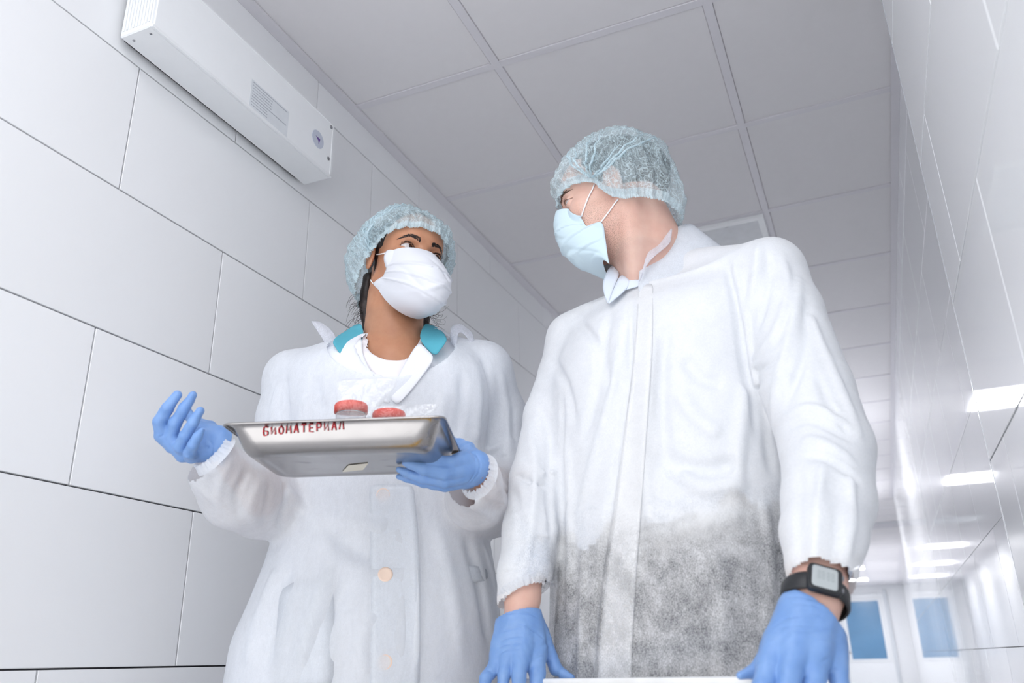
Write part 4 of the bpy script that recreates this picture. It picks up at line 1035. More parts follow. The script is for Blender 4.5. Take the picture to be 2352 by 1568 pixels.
brW = [([(655, 1120), (700, 1180), (760, 1260)], 14, 5), ([(650, 1100), (645, 1200), (630, 1260)], 10, -8), ([(700, 900), (690, 1000), (700, 1100)], 14, 5), ([(720, 860), (740, 950)], 12, -5), ([(640, 880), (625, 960), (620, 1060)], 9, 5), ([(655, 860), (660, 950), (655, 1050)], 8, -5),
 ([(1080, 820), (1100, 920), (1095, 1020)], 12, 6), ([(1105, 820), (1130, 920), (1150, 1010)], 10, -6), ([(1150, 850), (1165, 940), (1170, 1040)], 9, 5), ([(1060, 850), (1060, 950), (1040, 1010)], 12, -6), ([(1180, 930), (1180, 1020)], 8, -4), ([(1020, 900), (1010, 980)], 12, 5),
 ([(1115, 1040), (1150, 1020), (1185, 1010)], 8, 5), ([(1120, 1065), (1155, 1050), (1190, 1040)], 8, -5), ([(1050, 1150), (1090, 1165), (1140, 1200)], 9, 5), ([(1060, 1130), (1110, 1145), (1150, 1170)], 9, -5), ([(1110, 1090), (1140, 1120), (1165, 1180)], 9, 5), ([(1130, 1080), (1160, 1120), (1180, 1180)], 8, -4),
 ([(600, 1100), (575, 1160), (590, 1215)], 10, 5), ([(570, 1080), (545, 1130), (550, 1190)], 10, -5), ([(530, 1060), (505, 1110), (500, 1160)], 9, 4), ([(620, 1110), (610, 1180), (625, 1240)], 9, -5), ([(480, 1090), (500, 1140)], 8, -3), ([(440, 1080), (470, 1130), (520, 1180)], 9, 3),
 ([(1020, 1130), (1080, 1200), (1120, 1260), (1145, 1330)], 10, -8), ([(760, 1300), (720, 1400), (680, 1540)], 16, 4), ([(800, 1330), (750, 1440), (720, 1560)], 16, -4), ([(640, 1300), (600, 1400), (570, 1540)], 14, 6), ([(665, 1300), (640, 1400), (610, 1540)], 14, -5), ([(950, 1130), (960, 1300), (955, 1540)], 8, 3.5), ([(938, 1130), (946, 1300), (940, 1540)], 8, -3),
 ([(1000, 1200), (1040, 1350), (1060, 1520)], 16, 4), ([(1070, 1230), (1100, 1340), (1120, 1480)], 12, -5), ([(760, 1230), (860, 1280), (930, 1270)], 22, -5), ([(700, 1200), (800, 1190), (900, 1210)], 22, 4), ([(860, 1400), (830, 1480), (840, 1560)], 14, 3), ([(1110, 1250), (1138, 1350), (1146, 1450)], 6, 4)]
brW = [(a, b, c*1.4) for a, b, c in brW]
wom_g = wobble(creases(wom_base, brW), 0.0016, 28, 8, 0.55)
holeW = ell(P(897, 775, 1.50), (0.125, 0.16, 0.088), np.stack([R0, G, (0, 0, 1)], 1))
zhW = rowkey(2050, 480, 1150, 1.6, 0.6, PW)[0]
def holed(f, hole): return lambda p: np.maximum(f(p), -hole(p))
def mk_drop(hole, cuts, sleeves, zh, e=0.0035):
    def d(V):
        m = (V[:, 2] < zh+0.008)
        if hole is not None: m |= hole(V) < 0.0022
        for (o_, n_), s_ in zip(cuts, sleeves): m |= ((V-np.float32(o_))@nrm(n_).astype(np.float32) > -e) & (s_(V) < 0.004)
        return m
    return d
loW, hiW = bounds([P(400, 1100, 1.3), P(400, 1100, 1.6), P(1200, 1100, 1.3), P(1200, 1000, 1.75), P(900, 745, 1.7), P(470, 2060, 1.6), P(1185, 2060, 1.6)], 0.03)
loW[:2] -= 0.1; hiW[:2] += 0.06
m_gownW = fabric('white non-woven gown cloth, finer', (240, 243, 248), 0.12, 0.26, 1400, 0.30, 0.35, 24)
m_gownD = fabric('white non-woven gown cloth, finer, doubled', (240, 244, 250), 0.05, 0.2, 900, 0.30, 0.3, 30)
o = build_surf('gown', holed(wom_g, holeW), loW, hiW, 0.0042, m_gownW, wom, mk_drop(holeW, (cutWL, cutWR), (swL, swR), zhW)); o['label'] = 'loose white see-through gown'
m_coat = plain('white coat cotton', (232, 234, 240), 0.85, var=0.015, bump=0.2, bsc=600)
coatW = lambda p: smin(torW(p)+0.009, smin(yokW(p)+0.010, smin(np.maximum(swL(p)+0.016, ((p-P(620, 1090, 1.54))@np.array((0, 0, -1.0)))), np.maximum(swR(p)+0.016, ((p-P(1165, 1080, 1.6))@np.array((0, 0, -1.0)))), 0.01), 0.02), 0.04)
holeC = ell(P(902, 772, 1.50), (0.072, 0.16, 0.085), np.stack([R0, G, (0, 0, 1)], 1))
o = build_surf('coat', lambda p: np.maximum(holed(wobble(coatW, 0.002, 26, 4), holeC)(p), wom_g(p)+0.003), loW, hiW, 0.0065, m_coat, wom, mk_drop(holeC, (), (), zhW)); o['label'] = 'white coat under the gown'
neckW = union([cone(P(902, 760, 1.625), P(903, 850, 1.60), 0.050, 0.075)], 0.01)
holeT = ell(P(904, 768, 1.50), (0.058, 0.14, 0.050), np.stack([R0, G, (0, 0, 1)], 1))
nearW = cone(P(902, 735, 1.625), P(903, 862, 1.60), 0.058, 0.078)
cN = lambda h: (lambda p: smin(h(p), nearW(p), 0.01))
holeT2 = cN(holeT)
tsh = lambda p: smin(torW(p)+0.018, yokW(p)+0.020, 0.04)
m_tsh = plain('white t-shirt jersey', (240, 236, 240), 0.85, var=0.01, bump=0.15, bsc=700)
zt_ = float(P(900, 1000, 1.5)[2])
o = build_surf('t_shirt', holed(wobble(tsh, 0.001, 40, 4), holeT2), np.array((loW[0], loW[1], zt_-0.03)), hiW, 0.006, m_tsh, wom, mk_drop(holeT2, (), (), zt_-0.02)); o['label'] = 'white round-necked t-shirt'
# legs, shoes
legsW = []; cW = P(850, 1500, 1.60)
for sx in (-1, 1):
    hip = cW+Sw*0.085*sx; hip[2] = -0.05; ank = hip+np.array((0, 0, -0.67)); knee = (hip+ank)/2
    legsW += [cone(hip, knee, 0.085, 0.055), cone(knee, ank, 0.055, 0.04)]; fd = -G
    mb = cutplane(chain([ank+np.array((0, 0, -0.05)), ank+fd*0.08+np.array((0, 0, -0.055)), ank+fd*0.14+np.array((0, 0, -0.06))], [0.038, 0.034, 0.028], 0.02), (0, 0, FLOOR+0.001), (0, 0, -1))
    a = ank+fd*0.06; build_surf('shoe', mb, a-np.array((0.17, 0.17, 0.11)), a+np.array((0.17, 0.17, 0.05)), 0.006, m_shoe, wom)
o = build_surf('trousers', union(legsW, 0.03), np.array((loW[0], loW[1], FLOOR+0.05)), np.array((hiW[0], hiW[1], 0.1)), 0.008, plain('white trouser cotton', (215, 218, 224), 0.8), wom)
# head
MW = frame((0.56, 0.26, -0.79), (0.20, 0.95, 0.25)); sW = 0.985
CWo = P(926, 611, 1.615)
hfW, hsW = head_prims(sW, False)
headW, headWs = in_head(hfW, CWo, MW), in_head(hsW, CWo, MW)
nkW = CWo+MW@np.array((0, -0.010, -0.080))*sW; nkW2 = CWo+MW@np.array((0, -0.03, -0.03))*sW
neckWf = union([cone(nkW2, P(902, 800, 1.625), 0.052, 0.054), cone(nkW, P(903, 830, 1.60), 0.046, 0.062), cone(CWo+MW@np.array((-0.05, -0.01, -0.05))*sW, P(900, 815, 1.55), 0.012, 0.010)], 0.035)
bodyWf = lambda p: smin(headW(p), neckWf(p), 0.02)
m_skinW = skin_mat('warm brown skin', (196, 142, 110), (178, 122, 92))
lo, hi = bounds([CWo], 0.14); lo[2] -= 0.11; hi[:2] += 0.01
V1, Q1 = surfnet(bodyWf, lo, hi, 0.0018)
armsW = union([px_chain([(690, 900, 1.60, 45), (640, 1080, 1.55, 38), (600, 1140, 1.50, 42), (545, 1085, 1.40, 30), (502, 1032, 1.355, 28), (470, 1014, 1.34, 24)], 0.01),
               px_chain([(1106, 880, 1.635, 42), (1146, 970, 1.67, 36), (1150, 1080, 1.665, 34), (1128, 1136, 1.585, 34), (1112, 1090, 1.37, 31), (1092, 1078, 1.345, 30), (1060, 1078, 1.33, 22)], 0.01)], 0.02)
torbW = lambda p: smin(smin(smin(torW(p)+0.035, yokW(p)+0.026, 0.04), smin(union(legsW, 0.03)(p)+0.012, armsW(p), 0.02), 0.02), np.maximum(neckWf(p), p[:, 2]-float(nkW[2])+0.03), 0.03)
V2, Q2 = surfnet(torbW, np.array((loW[0], loW[1], FLOOR+0.03)), hiW, 0.0055)
mobj('body', np.concatenate([V1, V2]), np.concatenate([Q1, Q2+len(V1)]), m_skinW, wom)
eyeballs(wom, CWo, MW, sW, (-0.45, 1.0, 0.18), (58, 36, 26))
m_hairW = plain('dark brown hair', (38, 26, 24), 0.45, var=0.5, sc=120, bump=0.5, bsc=300)
brows_lashes(wom, headW, CWo, MW, sW, m_hairW, False, 6)
hairW = in_head(lambda p: smin(smax(ell((0, -0.014, 0.047), (0.0785, 0.101, 0.087))(p/sW)*sW, ((p/sW)@np.float32([0, 0.72, -0.70])-0.034)*sW, 0.006), ell((-0.01, -0.095, -0.03), (0.05, 0.045, 0.055))(p/sW)*sW, 0.03), CWo, MW)
lock = union([px_chain([(846, 640, 1.63, 14), (842, 700, 1.66, 17), (846, 752, 1.66, 14)]), px_chain([(866, 592, 1.585, 5), (866, 610, 1.59, 5), (861, 628, 1.60, 2)]), px_chain([(872, 690, 1.70, 30), (920, 740, 1.70, 34), (972, 735, 1.68, 16)])], 0.01)
lo, hi = bounds([CWo], 0.18); lo[2] -= 0.06
o = build_surf('hair', wobble(lambda p: smin(hairW(p), lock(p), 0.012), 0.0012, 170, 2), lo, hi, 0.0035, m_hairW, wom)
mb = MB(); rs = random.Random(12)
for k in range(60):
    side = k % 3 == 0
    if side: x, y, D = 985+rs.uniform(-10, 12), 728+rs.uniform(-12, 14), 1.66; dx, dy = rs.uniform(10, 42), rs.uniform(-15, 24)
    else: x, y, D = 834+rs.uniform(-6, 8), 700+rs.uniform(-35, 35), 1.66; dx, dy = -rs.uniform(5, 42), rs.uniform(5, 45)
    cu = rs.uniform(-16, 16); pts = [P(x+dx*t+cu*math.sin(t*3.1), y+dy*t+cu*0.6*math.sin(t*5), D-0.02*t) for t in np.linspace(0, 1, 9)]
    mb.tube(pts, [0.00032]*6+[0.00025, 0.0002, 0.0001], 4, False)
o = mb.build('hair_wisp', m_hairW, wom, True, False); o['label'] = 'loose curly wisps at the nape'; o['kind'] = 'stuff'
rimW = [(0, 0.104, 0.056), (0.046, 0.088, 0.050), (0.070, 0.058, 0.036), (0.081, 0.026, 0.010), (0.085, 0.004, -0.012), (0.084, -0.022, -0.034), (0.074, -0.055, -0.058), (0.045, -0.088, -0.078), (0, -0.105, -0.088)]
rimW = rimW+[(-x, y, z) for x, y, z in rimW[-2:0:-1]]
m_capW = fabric('pale blue non-woven cap cloth, crimped', (216, 238, 246), 0.25, 0.70, 420, 0.35, 0.8, 90, streak=(1, 1, 1), cd=0.003, net=85)
o = cap_shell('bouffant_cap', wom, CWo, MW, sW, rimW, (0.106, 0.117, 0.099, 0.146), m_capW, 4, 24, [((0.09, 0.02, -0.005), 0.2, 0.008)], 0.25, fan=(96, (-70, -40, -10, 30)), m2=m_capB); o['label'] = 'pale blue crimped bouffant cap'
m_maskW = mask_fab('white mask cloth', (224, 226, 233))
mo, mvw = mask_shell('face_mask', wom, headWs, CWo, MW, sW, m_maskW, 1, [(892, 581), (890, 600), (887, 618), (881, 632), (874, 641), (868, 647), (864, 652)],
    [(990, 579), (1003, 598), (1010, 622), (1010, 654), (999, 686), (975, 715), (942, 728)], [0.061, 0.061, 0.061, 0.060, 0.058, 0.057, 0.056], 7, crease=2.2, skew=0.032, pleat=0.0055); mo['label'] = 'white pleated face mask'
loops(wom, mvw, 1, [march(bodyWf, 864, 585), march(bodyWf, 853, 643)], MW, CWo, sW, bodyWf, 0.0013, (6, 90))
loops(wom, mvw, -1, [(-0.080, 0.004, 0.004), (-0.078, 0.006, -0.034)], MW, CWo, sW, bodyWf, 0.0013, (6, 90))
# collars and lapels
m_teal = plain('teal collar cotton', (84, 172, 192), 0.8, var=0.03, bump=0.2, bsc=600)
o = strip('coat_collar', [(830, 742, 1.60), (838, 770, 1.56), (826, 795, 1.53), (786, 819, 1.50)], [(812, 748, 1.62), (792, 762, 1.58), (774, 772, 1.54), (762, 784, 1.51)], m_teal, wom, bow=0.005, t=0.0016); o['label'] = 'teal collar of the coat'
o = strip('coat_collar', [(976, 742, 1.60), (966, 762, 1.56), (962, 782, 1.53), (998, 821, 1.49)], [(1000, 750, 1.62), (1014, 760, 1.58), (1022, 768, 1.54), (1028, 780, 1.51)], m_teal, wom, bow=0.005, t=0.0016); o['label'] = 'teal collar of the coat'
strip('lapel', [(786, 819, 1.497), (800, 850, 1.49), (830, 890, 1.485), (880, 925, 1.48)], [(834, 772, 1.53), (828, 808, 1.50), (850, 850, 1.49), (900, 925, 1.48)], m_coat, wom, bow=0.003, t=0.0016)
strip('lapel', [(961, 783, 1.51), (938, 822, 1.50), (915, 860, 1.49), (895, 915, 1.48)], [(1000, 822, 1.487), (980, 850, 1.48), (950, 890, 1.478), (915, 930, 1.476)], m_coat, wom, bow=0.004, t=0.0016)
strip('neckband', [(836, 758, 1.60), (840, 786, 1.575), (866, 811, 1.545), (905, 823, 1.53), (942, 816, 1.535), (962, 790, 1.56), (970, 764, 1.59)], [(826, 760, 1.605), (830, 792, 1.58), (862, 820, 1.545), (905, 832, 1.528), (945, 825, 1.535), (971, 793, 1.565), (980, 768, 1.595)], m_tsh, wom, bow=0.003, t=0.002)
strip('gown_tie', [(712, 736, 1.56), (730, 760, 1.55), (748, 790, 1.54), (770, 830, 1.52)], [(736, 739, 1.57), (766, 758, 1.56), (778, 790, 1.54), (790, 828, 1.52)], m_lap, wom, bow=0.008)['label'] = 'thin gown flap standing up at the shoulder'
strip('gown_tie', [(1036, 790, 1.56), (1033, 765, 1.57), (1036, 748, 1.58), (1052, 741, 1.59), (1072, 750, 1.60), (1088, 768, 1.60)], [(1050, 800, 1.55), (1050, 776, 1.56), (1054, 762, 1.57), (1064, 764, 1.58), (1076, 780, 1.58), (1090, 800, 1.58)], m_lap, wom, bow=0.006)['label'] = 'curled gown flap at the shoulder'
# gown cuffs, coat buttons and pockets seen through the gown
cuff_ring(wom, P(494, 1046, 1.345), nrm(cutWL[1]), 0.040, 0.036, CU, 0.02, m_gownD, 3)
cuff_ring(wom, P(1098, 1092, 1.352), nrm(cutWR[1]), 0.040, 0.036, CU, 0.02, m_gownD, 4)
m_btn = plain('peach button', (240, 214, 196), 0.35)
for (x, y) in ((880, 1136), (885, 1319), (884, 1520), (886, 1700)):
    p = march(wom_g, x, y) + 0 if y < 1600 else march(wom_base, x, y)
    n = grad(wom_base, p)
    MB().lathe([(0.0125, -0.004), (0.013, -0.001), (0.0115, 0.0006), (0.009, 0.0)], p+n*0.0004, n, 24).build('coat_button', m_btn, wom, True)
for rws in ([[(640, 1345), (700, 1330), (765, 1310)], [(640, 1400), (700, 1400), (768, 1400)], [(630, 1500), (700, 1500), (768, 1500)], [(620, 1600), (700, 1600), (768, 1600)]], [[(1010, 1297), (1060, 1297), (1118, 1300)], [(1010, 1312), (1060, 1313), (1120, 1316)], [(1012, 1334), (1060, 1336), (1122, 1338)]]):
    o = drape('coat_pocket', rws, wom_g, 0.0006, m_gownD, wom)
pl = lerp_rows([(950, 1112), (962, 1250), (966, 1400), (964, 1560), (962, 1640)], [(848, 1112), (850, 1250), (852, 1400), (850, 1560), (848, 1640)], 4, 4)
drape('coat_front', pl, wom_g, 0.0004, m_gownD, wom)['label'] = 'doubled button strip of the coat'
# gloves
g1 = [[(400, 1020, 1.325, 22), (372, 1000, 1.315, 17), (367, 968, 1.30, 15.5), (384, 938, 1.29, 14), (407, 907, 1.285, 10.5)],
      [(412, 1028, 1.325, 22), (393, 1002, 1.315, 16), (402, 972, 1.30, 14.5), (423, 938, 1.29, 13), (443, 908, 1.285, 9.5)],
      [(426, 1034, 1.325, 20), (414, 1026, 1.31, 15), (425, 1001, 1.295, 13.5), (444, 970, 1.285, 12.5), (459, 944, 1.28, 10)],
      [(440, 1046, 1.325, 18), (436, 1040, 1.305, 14), (443, 1022, 1.29, 12.5), (454, 1003, 1.285, 11), (463, 987, 1.28, 6.5)],
      [(548, 1062, 1.385, 36), (506, 1024, 1.355, 36), (440, 1034, 1.335, 26)], [(500, 1005, 1.35, 28), (400, 1012, 1.33, 20)], [(505, 1016, 1.35, 36), (455, 995, 1.345, 30)], [(490, 1030, 1.345, 30), (420, 1044, 1.33, 18)],
      [(480, 985, 1.355, 20), (455, 975, 1.36, 15), (435, 955, 1.37, 12), (428, 935, 1.375, 8)]]
w1 = [([(363, 1005), (380, 997), (388, 990)], 2, -1.0), ([(395, 1040), (430, 1045), (455, 1052)], 2, -1.3), ([(400, 1055), (430, 1060), (462, 1050)], 2, -1.0), ([(466, 1000), (478, 1025), (472, 1055)], 2.2, -1.2), ([(480, 1010), (492, 1030), (485, 1052)], 2.2, -1.0), ([(470, 960), (478, 990), (484, 1010)], 2, -.8)]
glove_mesh('glove', g1, 0.0045, m_glove, wom, (P(522, 1028, 1.36), P(522, 1028, 1.36)-P(452, 1012, 1.335)), 0.0016, w1, 3)
g2 = [[(1064, 1062, 1.325, 27), (1035, 1063, 1.30, 17), (1003, 1058, 1.285, 13.5), (982, 1059, 1.275, 8)],
      [(1064, 1078, 1.325, 26), (1020, 1086, 1.295, 18), (975, 1076, 1.28, 15), (945, 1067, 1.275, 11), (930, 1063, 1.272, 7)],
      [(1064, 1090, 1.33, 24), (1022, 1104, 1.305, 16), (970, 1098, 1.295, 13), (935, 1086, 1.29, 11), (916, 1078, 1.288, 7)],
      [(1060, 1100, 1.34, 22), (1022, 1115, 1.32, 14), (975, 1110, 1.31, 10.5), (935, 1099, 1.305, 9), (916, 1094, 1.305, 7)],
      [(1085, 1060, 1.345, 28), (1074, 1034, 1.375, 20), (1056, 1022, 1.395, 15), (1040, 1016, 1.405, 12), (1022, 1012, 1.41, 9)],
      [(1130, 1088, 1.38, 38), (1092, 1074, 1.347, 37), (1062, 1080, 1.33, 32)], [(1095, 1070, 1.35, 34), (1075, 1092, 1.345, 30)]]
w2 = [([(1080, 1030), (1100, 1055), (1100, 1085), (1078, 1112)], 2.2, -1.2), ([(1072, 1034), (1092, 1058), (1090, 1088), (1068, 1114)], 2.2, -1.0), ([(990, 1076), (1030, 1082), (1058, 1070)], 2.5, -1.0), ([(1010, 1102), (1045, 1104), (1065, 1098)], 2.2, -1.0), ([(1020, 1122), (1050, 1118), (1075, 1108)], 2.2, -.8)]
glove_mesh('glove', g2, 0.0045, m_glove, wom, (P(1106, 1080, 1.35), P(1108, 1086, 1.36)-P(1050, 1070, 1.325)), 0.0016, w2, 4)
# ================================================================ steel tray with specimen jars
NL, NR, FRr = Pz(508, 972, 0.335), Pz(1022, 954, 0.335), Pz(1031, 1040, 0.335)
tx = NR-NL; TWd = np.linalg.norm(tx); tx = tx/TWd; tv = FRr-NR; TDp = float(tv@np.cross((0, 0, 1), tx)); ty = np.cross((0, 0, 1), tx)*(1 if TDp > 0 else -1); TDp = abs(TDp); tz = np.array((0, 0, 1.0))
print('TRAY', TWd, TDp)
Mst = Mat('worn stainless steel'); Mst.set(Metallic=1.0)
Mst.b.inputs['Base Color'].default_value = (0.36, 0.345, 0.34, 1)
Mst.L(Mst.ramp(Mst.noise(9, 5, 0.7), [(0.3, 0.16), (0.75, 0.30)]), Mst.b.inputs['Roughness'])
Mst.L(Mst.bump(Mst.noise(14, 3, 0.5, Mst.coord((1, 1, 1))), 0.05, 0.004), Mst.b.inputs['Normal']); m_st = Mst.m
tc0 = (NL+NR)/2+ty*TDp/2
tray = empty('steel_tray', tc0+np.array((0, 0, -0.046)), 'shallow stainless steel tray with red handwriting, held up by the shorter worker', 'tray')
def rrect(hx, hy, rad, n=7):
    o_ = []
    for q in range(4):
        cx = (hx-rad)*(1 if q in (0, 3) else -1); cy = (hy-rad)*(1 if q in (0, 1) else -1)
        for k in range(n+1):
            th = math.pi/2*(q+k/n); o_.append((cx+rad*math.cos(th), cy+rad*math.sin(th)))
    return o_
hx, hy = TWd/2, TDp/2
prof = [(-0.001, -0.0022, 0.013), (0.0, -0.0018, 0.013), (0.0004, -0.0006, 0.013), (-0.0015, 0.0006, 0.013), (-0.007, 0.0006, 0.014), (-0.0105, -0.002, 0.016), (-0.012, -0.006, 0.019), (-0.0155, -0.018, 0.026), (-0.019, -0.028, 0.028), (-0.023, -0.0345, 0.029), (-0.029, -0.0395, 0.028), (-0.036, -0.042, 0.025), (-0.046, -0.0425, 0.02), (-0.049, -0.0405, 0.018), (-0.055, -0.0405, 0.015), (-0.10, -0.0405, 0.01)]
vs = []; nk_ = None
for ins, dz, rad in prof:
    r_ = rrect(hx+ins, hy+ins, rad); nk_ = len(r_)
    vs += [tc0+tx*x+ty*y+tz*dz for x, y in r_]
m_ = len(prof)
fs = [(i*nk_+k, i*nk_+(k+1) % nk_, (i+1)*nk_+(k+1) % nk_, (i+1)*nk_+k) for i in range(m_-1) for k in range(nk_)]+[tuple((m_-1)*nk_+k for k in range(nk_))]
o = mobj('tray_shell', vs, fs, m_st, tray); recalc(o); solid(o, 0.0009, 1.0); subsurf(o, 1)
def onplane(px, py, o_, n_):
    v = ray(px, py); return v*((np.asarray(o_)@n_)/(v@n_))
# red handwriting on the near wall: strokes in letter boxes (x 0..1, y 0..1)
fo = tc0-ty*(hy-0.0155)+tz*(-0.018); fo2 = tc0-ty*(hy-0.019)+tz*(-0.028); up_ = nrm(fo-fo2)*-1; n_f = nrm(np.cross(tx, fo2-fo))
GL = {'Б': [[(0.9, 1), (0.15, 1), (0.1, 0), (0.7, 0.02), (0.85, 0.25), (0.7, 0.5), (0.12, 0.52)]], 'И': [[(0.1, 1), (0.1, 0.05), (0.8, 0.9), (0.85, 0)]], 'О': [[(0.5, 1), (0.15, 0.75), (0.12, 0.25), (0.5, 0), (0.85, 0.25), (0.85, 0.75), (0.5, 1)]],
      'М': [[(0.05, 0), (0.15, 1), (0.5, 0.4), (0.82, 1), (0.92, 0)]], 'А': [[(0.08, 0), (0.45, 1), (0.6, 1), (0.88, 0)], [(0.22, 0.4), (0.78, 0.42)]], 'Т': [[(0.05, 0.97), (0.95, 1)], [(0.5, 1), (0.5, 0)]],
      'Е': [[(0.85, 1), (0.15, 0.97), (0.15, 0.03), (0.9, 0)], [(0.15, 0.5), (0.75, 0.52)]], 'Р': [[(0.15, 0), (0.15, 1), (0.7, 1), (0.85, 0.75), (0.7, 0.5), (0.15, 0.48)]], 'Л': [[(0.05, 0.02), (0.25, 0.95), (0.75, 1), (0.85, 0)]]}
word = 'БИОМАТЕРИАЛ'; m_red = plain('red marker ink', (196, 52, 60), 0.5)
print('plane', n_f)
ink = MB()
for i, ch in enumerate(word):
    x0 = 604+i*17.4; x1 = x0+12.5; b0 = 999-(x0-604)*0.072; hgt = 17.5 if ch != 'Л' else 15
    for st in GL[ch]:
        pts = [onplane(x0+(x1-x0)*a, b0-hgt*b, fo, n_f)-ray(x0, b0)*0.0016 for a, b in st]
        pts = catmull(pts, 3) if len(pts) > 4 and ch in 'ОБР' else pts
        ink.tube(list(pts), 0.00095, 6)
o = ink.build('handwriting', m_red, tray, True, False); o['label'] = 'red handwritten Cyrillic word on the tray wall'
# scrap of tape under the tray
bz = tc0+tz*(-0.0412)
q = [onplane(x, y, bz, tz) for x, y in ((786, 1083), (800, 1068), (846, 1063), (834, 1078))]
mb = MB().add([a-tz*0.0003 for a in q]+[a-tz*0.0007 for a in q], [(0, 1, 2, 3), (4, 7, 6, 5), (0, 4, 5, 1), (1, 5, 6, 2), (2, 6, 7, 3), (3, 7, 4, 0)])
mb.build('tape_scrap', plain('yellowed white tape', (226, 222, 208), 0.6), tray)['label'] = 'small scrap of white tape stuck underneath'
# jars
m_lid = plain('orange red plastic lid', (222, 66, 44), 0.35, var=0.05)
Mj = Mat('clear jar plastic'); Mj.set(Roughness=0.05); Mj.b.inputs['Transmission Weight'].default_value = 0.9; Mj.b.inputs['IOR'].default_value = 1.15; Mj.b.inputs['Base Color'].default_value = (0.95, 0.95, 0.97, 1); m_jar = Mj.m
Mb = Mat('clear bag film'); Mb.n.remove(Mb.b)
tr = Mb.node('ShaderNodeBsdfTransparent'); g_ = Mb.node('ShaderNodeBsdfGlossy'); g_.inputs['Roughness'].default_value = 0.08; df = Mb.node('ShaderNodeBsdfDiffuse'); df.inputs[0].default_value = (0.9, 0.92, 0.97, 1)
m1 = Mb.node('ShaderNodeMixShader'); m1.inputs[0].default_value = 0.35; Mb.L(g_.outputs[0], m1.inputs[1]); Mb.L(df.outputs[0], m1.inputs[2])
m2 = Mb.node('ShaderNodeMixShader'); m2.inputs[0].default_value = 0.055; Mb.L(tr.outputs[0], m2.inputs[1]); Mb.L(m1.outputs[0], m2.inputs[2]); Mb.L(m2.outputs[0], Mb.out.inputs[0])
Mb.L(Mb.bump(Mb.noise(60, 3), 0.8, 0.004), g_.inputs['Normal']); m_bag = Mb.m
tfl = float(tc0[2])-0.0395
def jar(cpx, cpy, D, r, lab):
    c = P(cpx, cpy, D); t = empty('specimen_jar', (c[0], c[1], tfl), lab, 'jar', 'specimen jars in the tray')
    b = np.array((c[0], c[1], tfl+0.001)); h = c[2]-tfl
    MB().lathe([(r*0.86, 0), (r*0.90, 0.003), (r*0.92, h-0.004), (r*0.90, h-0.002), (r*0.86, h-0.004), (r*0.82, 0.004)], b, tz, 32, True).build('jar_body', m_jar, t, True)
    mb = MB(); n = 72; pr = [(0.0, 0.0), (0.0, 0.012), (-0.0008, 0.0145), (-0.003, 0.016)]; vs = []
    for dr, dz in pr: vs += [b+tz*(h-0.001+dz)+(r+dr+(0.0005 if k % 2 and dz < 0.013 else 0))*np.array((math.cos(2*math.pi*k/n), math.sin(2*math.pi*k/n), 0)) for k in range(n)]
    fs = [(i*n+k, i*n+(k+1) % n, (i+1)*n+(k+1) % n, (i+1)*n+k) for i in range(3) for k in range(n)]+[tuple(3*n+k for k in range(n)), tuple(range(n))[::-1]]
    mb.add(vs, fs).build('lid', m_lid, t, True)['label'] = 'orange-red screw lid'
jar(806, 949, 1.30, 0.0265, 'clear jar with orange-red lid standing tallest in the steel tray, in a clear bag')
jar(893, 967, 1.31, 0.0265, 'clear jar with orange-red lid sunk lower beside the tallest jar in the tray')
def bag(lab, rows_, Ds):
    t = empty('plastic_bag', P(rows_[0][0][0], rows_[0][0][1], Ds[0]), lab, 'bag', 'clear bags around the jars')
    for D in Ds:
        R_ = [[P(x+4*math.sin(i*2.1+j+D*40), y+3*math.sin(j*1.7+i), D+0.006*math.sin(i*1.9+j*2.3)) for j, (x, y) in enumerate(r)] for i, r in enumerate(rows_)]
        sheet('bag_film', R_, m_bag, t, 0.0003, 2)
bag('clear plastic bag standing up around the tallest jar', [[(768, 872), (800, 866), (845, 870), (880, 868), (914, 868)], [(772, 900), (802, 896), (845, 898), (880, 890), (912, 884)], [(774, 930), (802, 926), (840, 922), (868, 915), (890, 905)], [(776, 968), (804, 966), (838, 964), (858, 955), (872, 940)]], (1.265, 1.335))
bag('clear plastic bag slumped over the lower jar, its corner reaching past the tray rim', [[(856, 930), (890, 928), (930, 932), (975, 929), (1016, 924)], [(852, 945), (890, 942), (930, 941), (970, 938), (1005, 932)], [(854, 968), (890, 968), (930, 966), (965, 960), (995, 950)]], (1.275, 1.345))
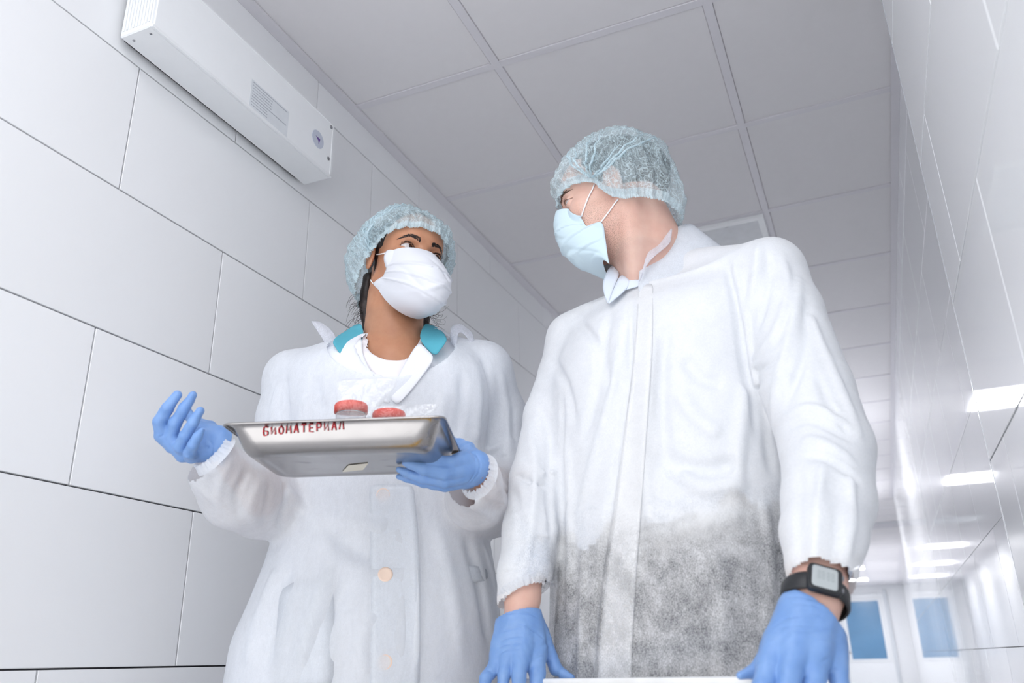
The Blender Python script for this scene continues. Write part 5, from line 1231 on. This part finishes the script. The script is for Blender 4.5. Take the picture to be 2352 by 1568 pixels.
# ================================================================ trolley whose rail the taller worker holds
ra, rb = P(1205, 1577, 1.425), P(1792, 1577, 1.06)
zr_ = (ra[2]+rb[2])/2; rd = nrm((rb-ra)*np.array((1, 1, 0))); rn = np.cross((0, 0, 1), rd)
if rn@G > 0: rn = -rn
tro = empty('trolley', (ra+rb)/2*np.array((1, 1, 0))+rn*0.3+np.array((0, 0, FLOOR)), 'white metal trolley, its rail gripped by the taller worker', 'trolley')
m_rail = plain('glossy white rail', (238, 240, 242), 0.22)
mb = MB(); X3 = np.stack([rb-ra, rn, np.cross(nrm(rb-ra), rn)], 1)
rc = (ra+rb)/2; Lr = np.linalg.norm(rb-ra); mb.box((-Lr/2, -0.014, -0.012), (Lr/2, 0.014, 0.012), np.stack([nrm(rb-ra), rn, np.cross(rn, nrm(rb-ra))*-1], 1), rc)
o = mb.build('rail', m_rail, tro); bevel(o, 0.003, 2)
for e_, lab in ((ra, 'post'), (rb, 'post')):
    e2 = e_+(rc-e_)*0.12; MB().tube([e2+np.array((0, 0, -0.01)), np.array((e2[0], e2[1], FLOOR+0.10))], 0.014, 16).build('post', m_rail, tro, True)
    e3 = e2+rn*0.62; MB().tube([np.array((e3[0], e3[1], zr_-0.16)), np.array((e3[0], e3[1], FLOOR+0.10))], 0.014, 16).build('post', m_rail, tro, True)
    for q_ in (e2, e3):
        w = np.array((q_[0], q_[1], FLOOR+0.04)); MB().lathe([(0.030, -0.011), (0.039, -0.009), (0.040, 0), (0.039, 0.009), (0.030, 0.011)], w, rd, 24).build('wheel', m_dark, tro, True)
for zz in (zr_-0.18, FLOOR+0.2):
    mb = MB(); c_ = np.array((rc[0], rc[1], zz))+rn*0.31; mb.box((-Lr/2*0.8, -0.33, -0.01), (Lr/2*0.8, 0.33, 0.01), np.stack([rd, rn, np.array((0, 0, 1.0))], 1), c_)
    bevel(mb.build('shelf', m_rail, tro), 0.004, 2)

bx = rc+rn*0.30; bx[2] = zr_-0.17  # unseen yellow box, added so the steel tray picks up a yellow reflection
wb_ = empty('reflected_box', bx, 'low yellow box added out of view on the trolley for the yellow reflection in the tray', 'box')
m_yel = plain('yellow plastic', (246, 190, 40), 0.4)
mb = MB(); mb.box((-0.20, -0.08, 0), (0.20, 0.08, 0.05), np.stack([rd, rn, np.array((0, 0, 1.0))], 1), bx); bevel(mb.build('box_body', m_yel, wb_), 0.006, 2)
mb = MB(); mb.box((-0.205, -0.085, 0.05), (0.205, 0.085, 0.06), np.stack([rd, rn, np.array((0, 0, 1.0))], 1), bx); bevel(mb.build('box_lid', m_yel, wb_), 0.003, 2)
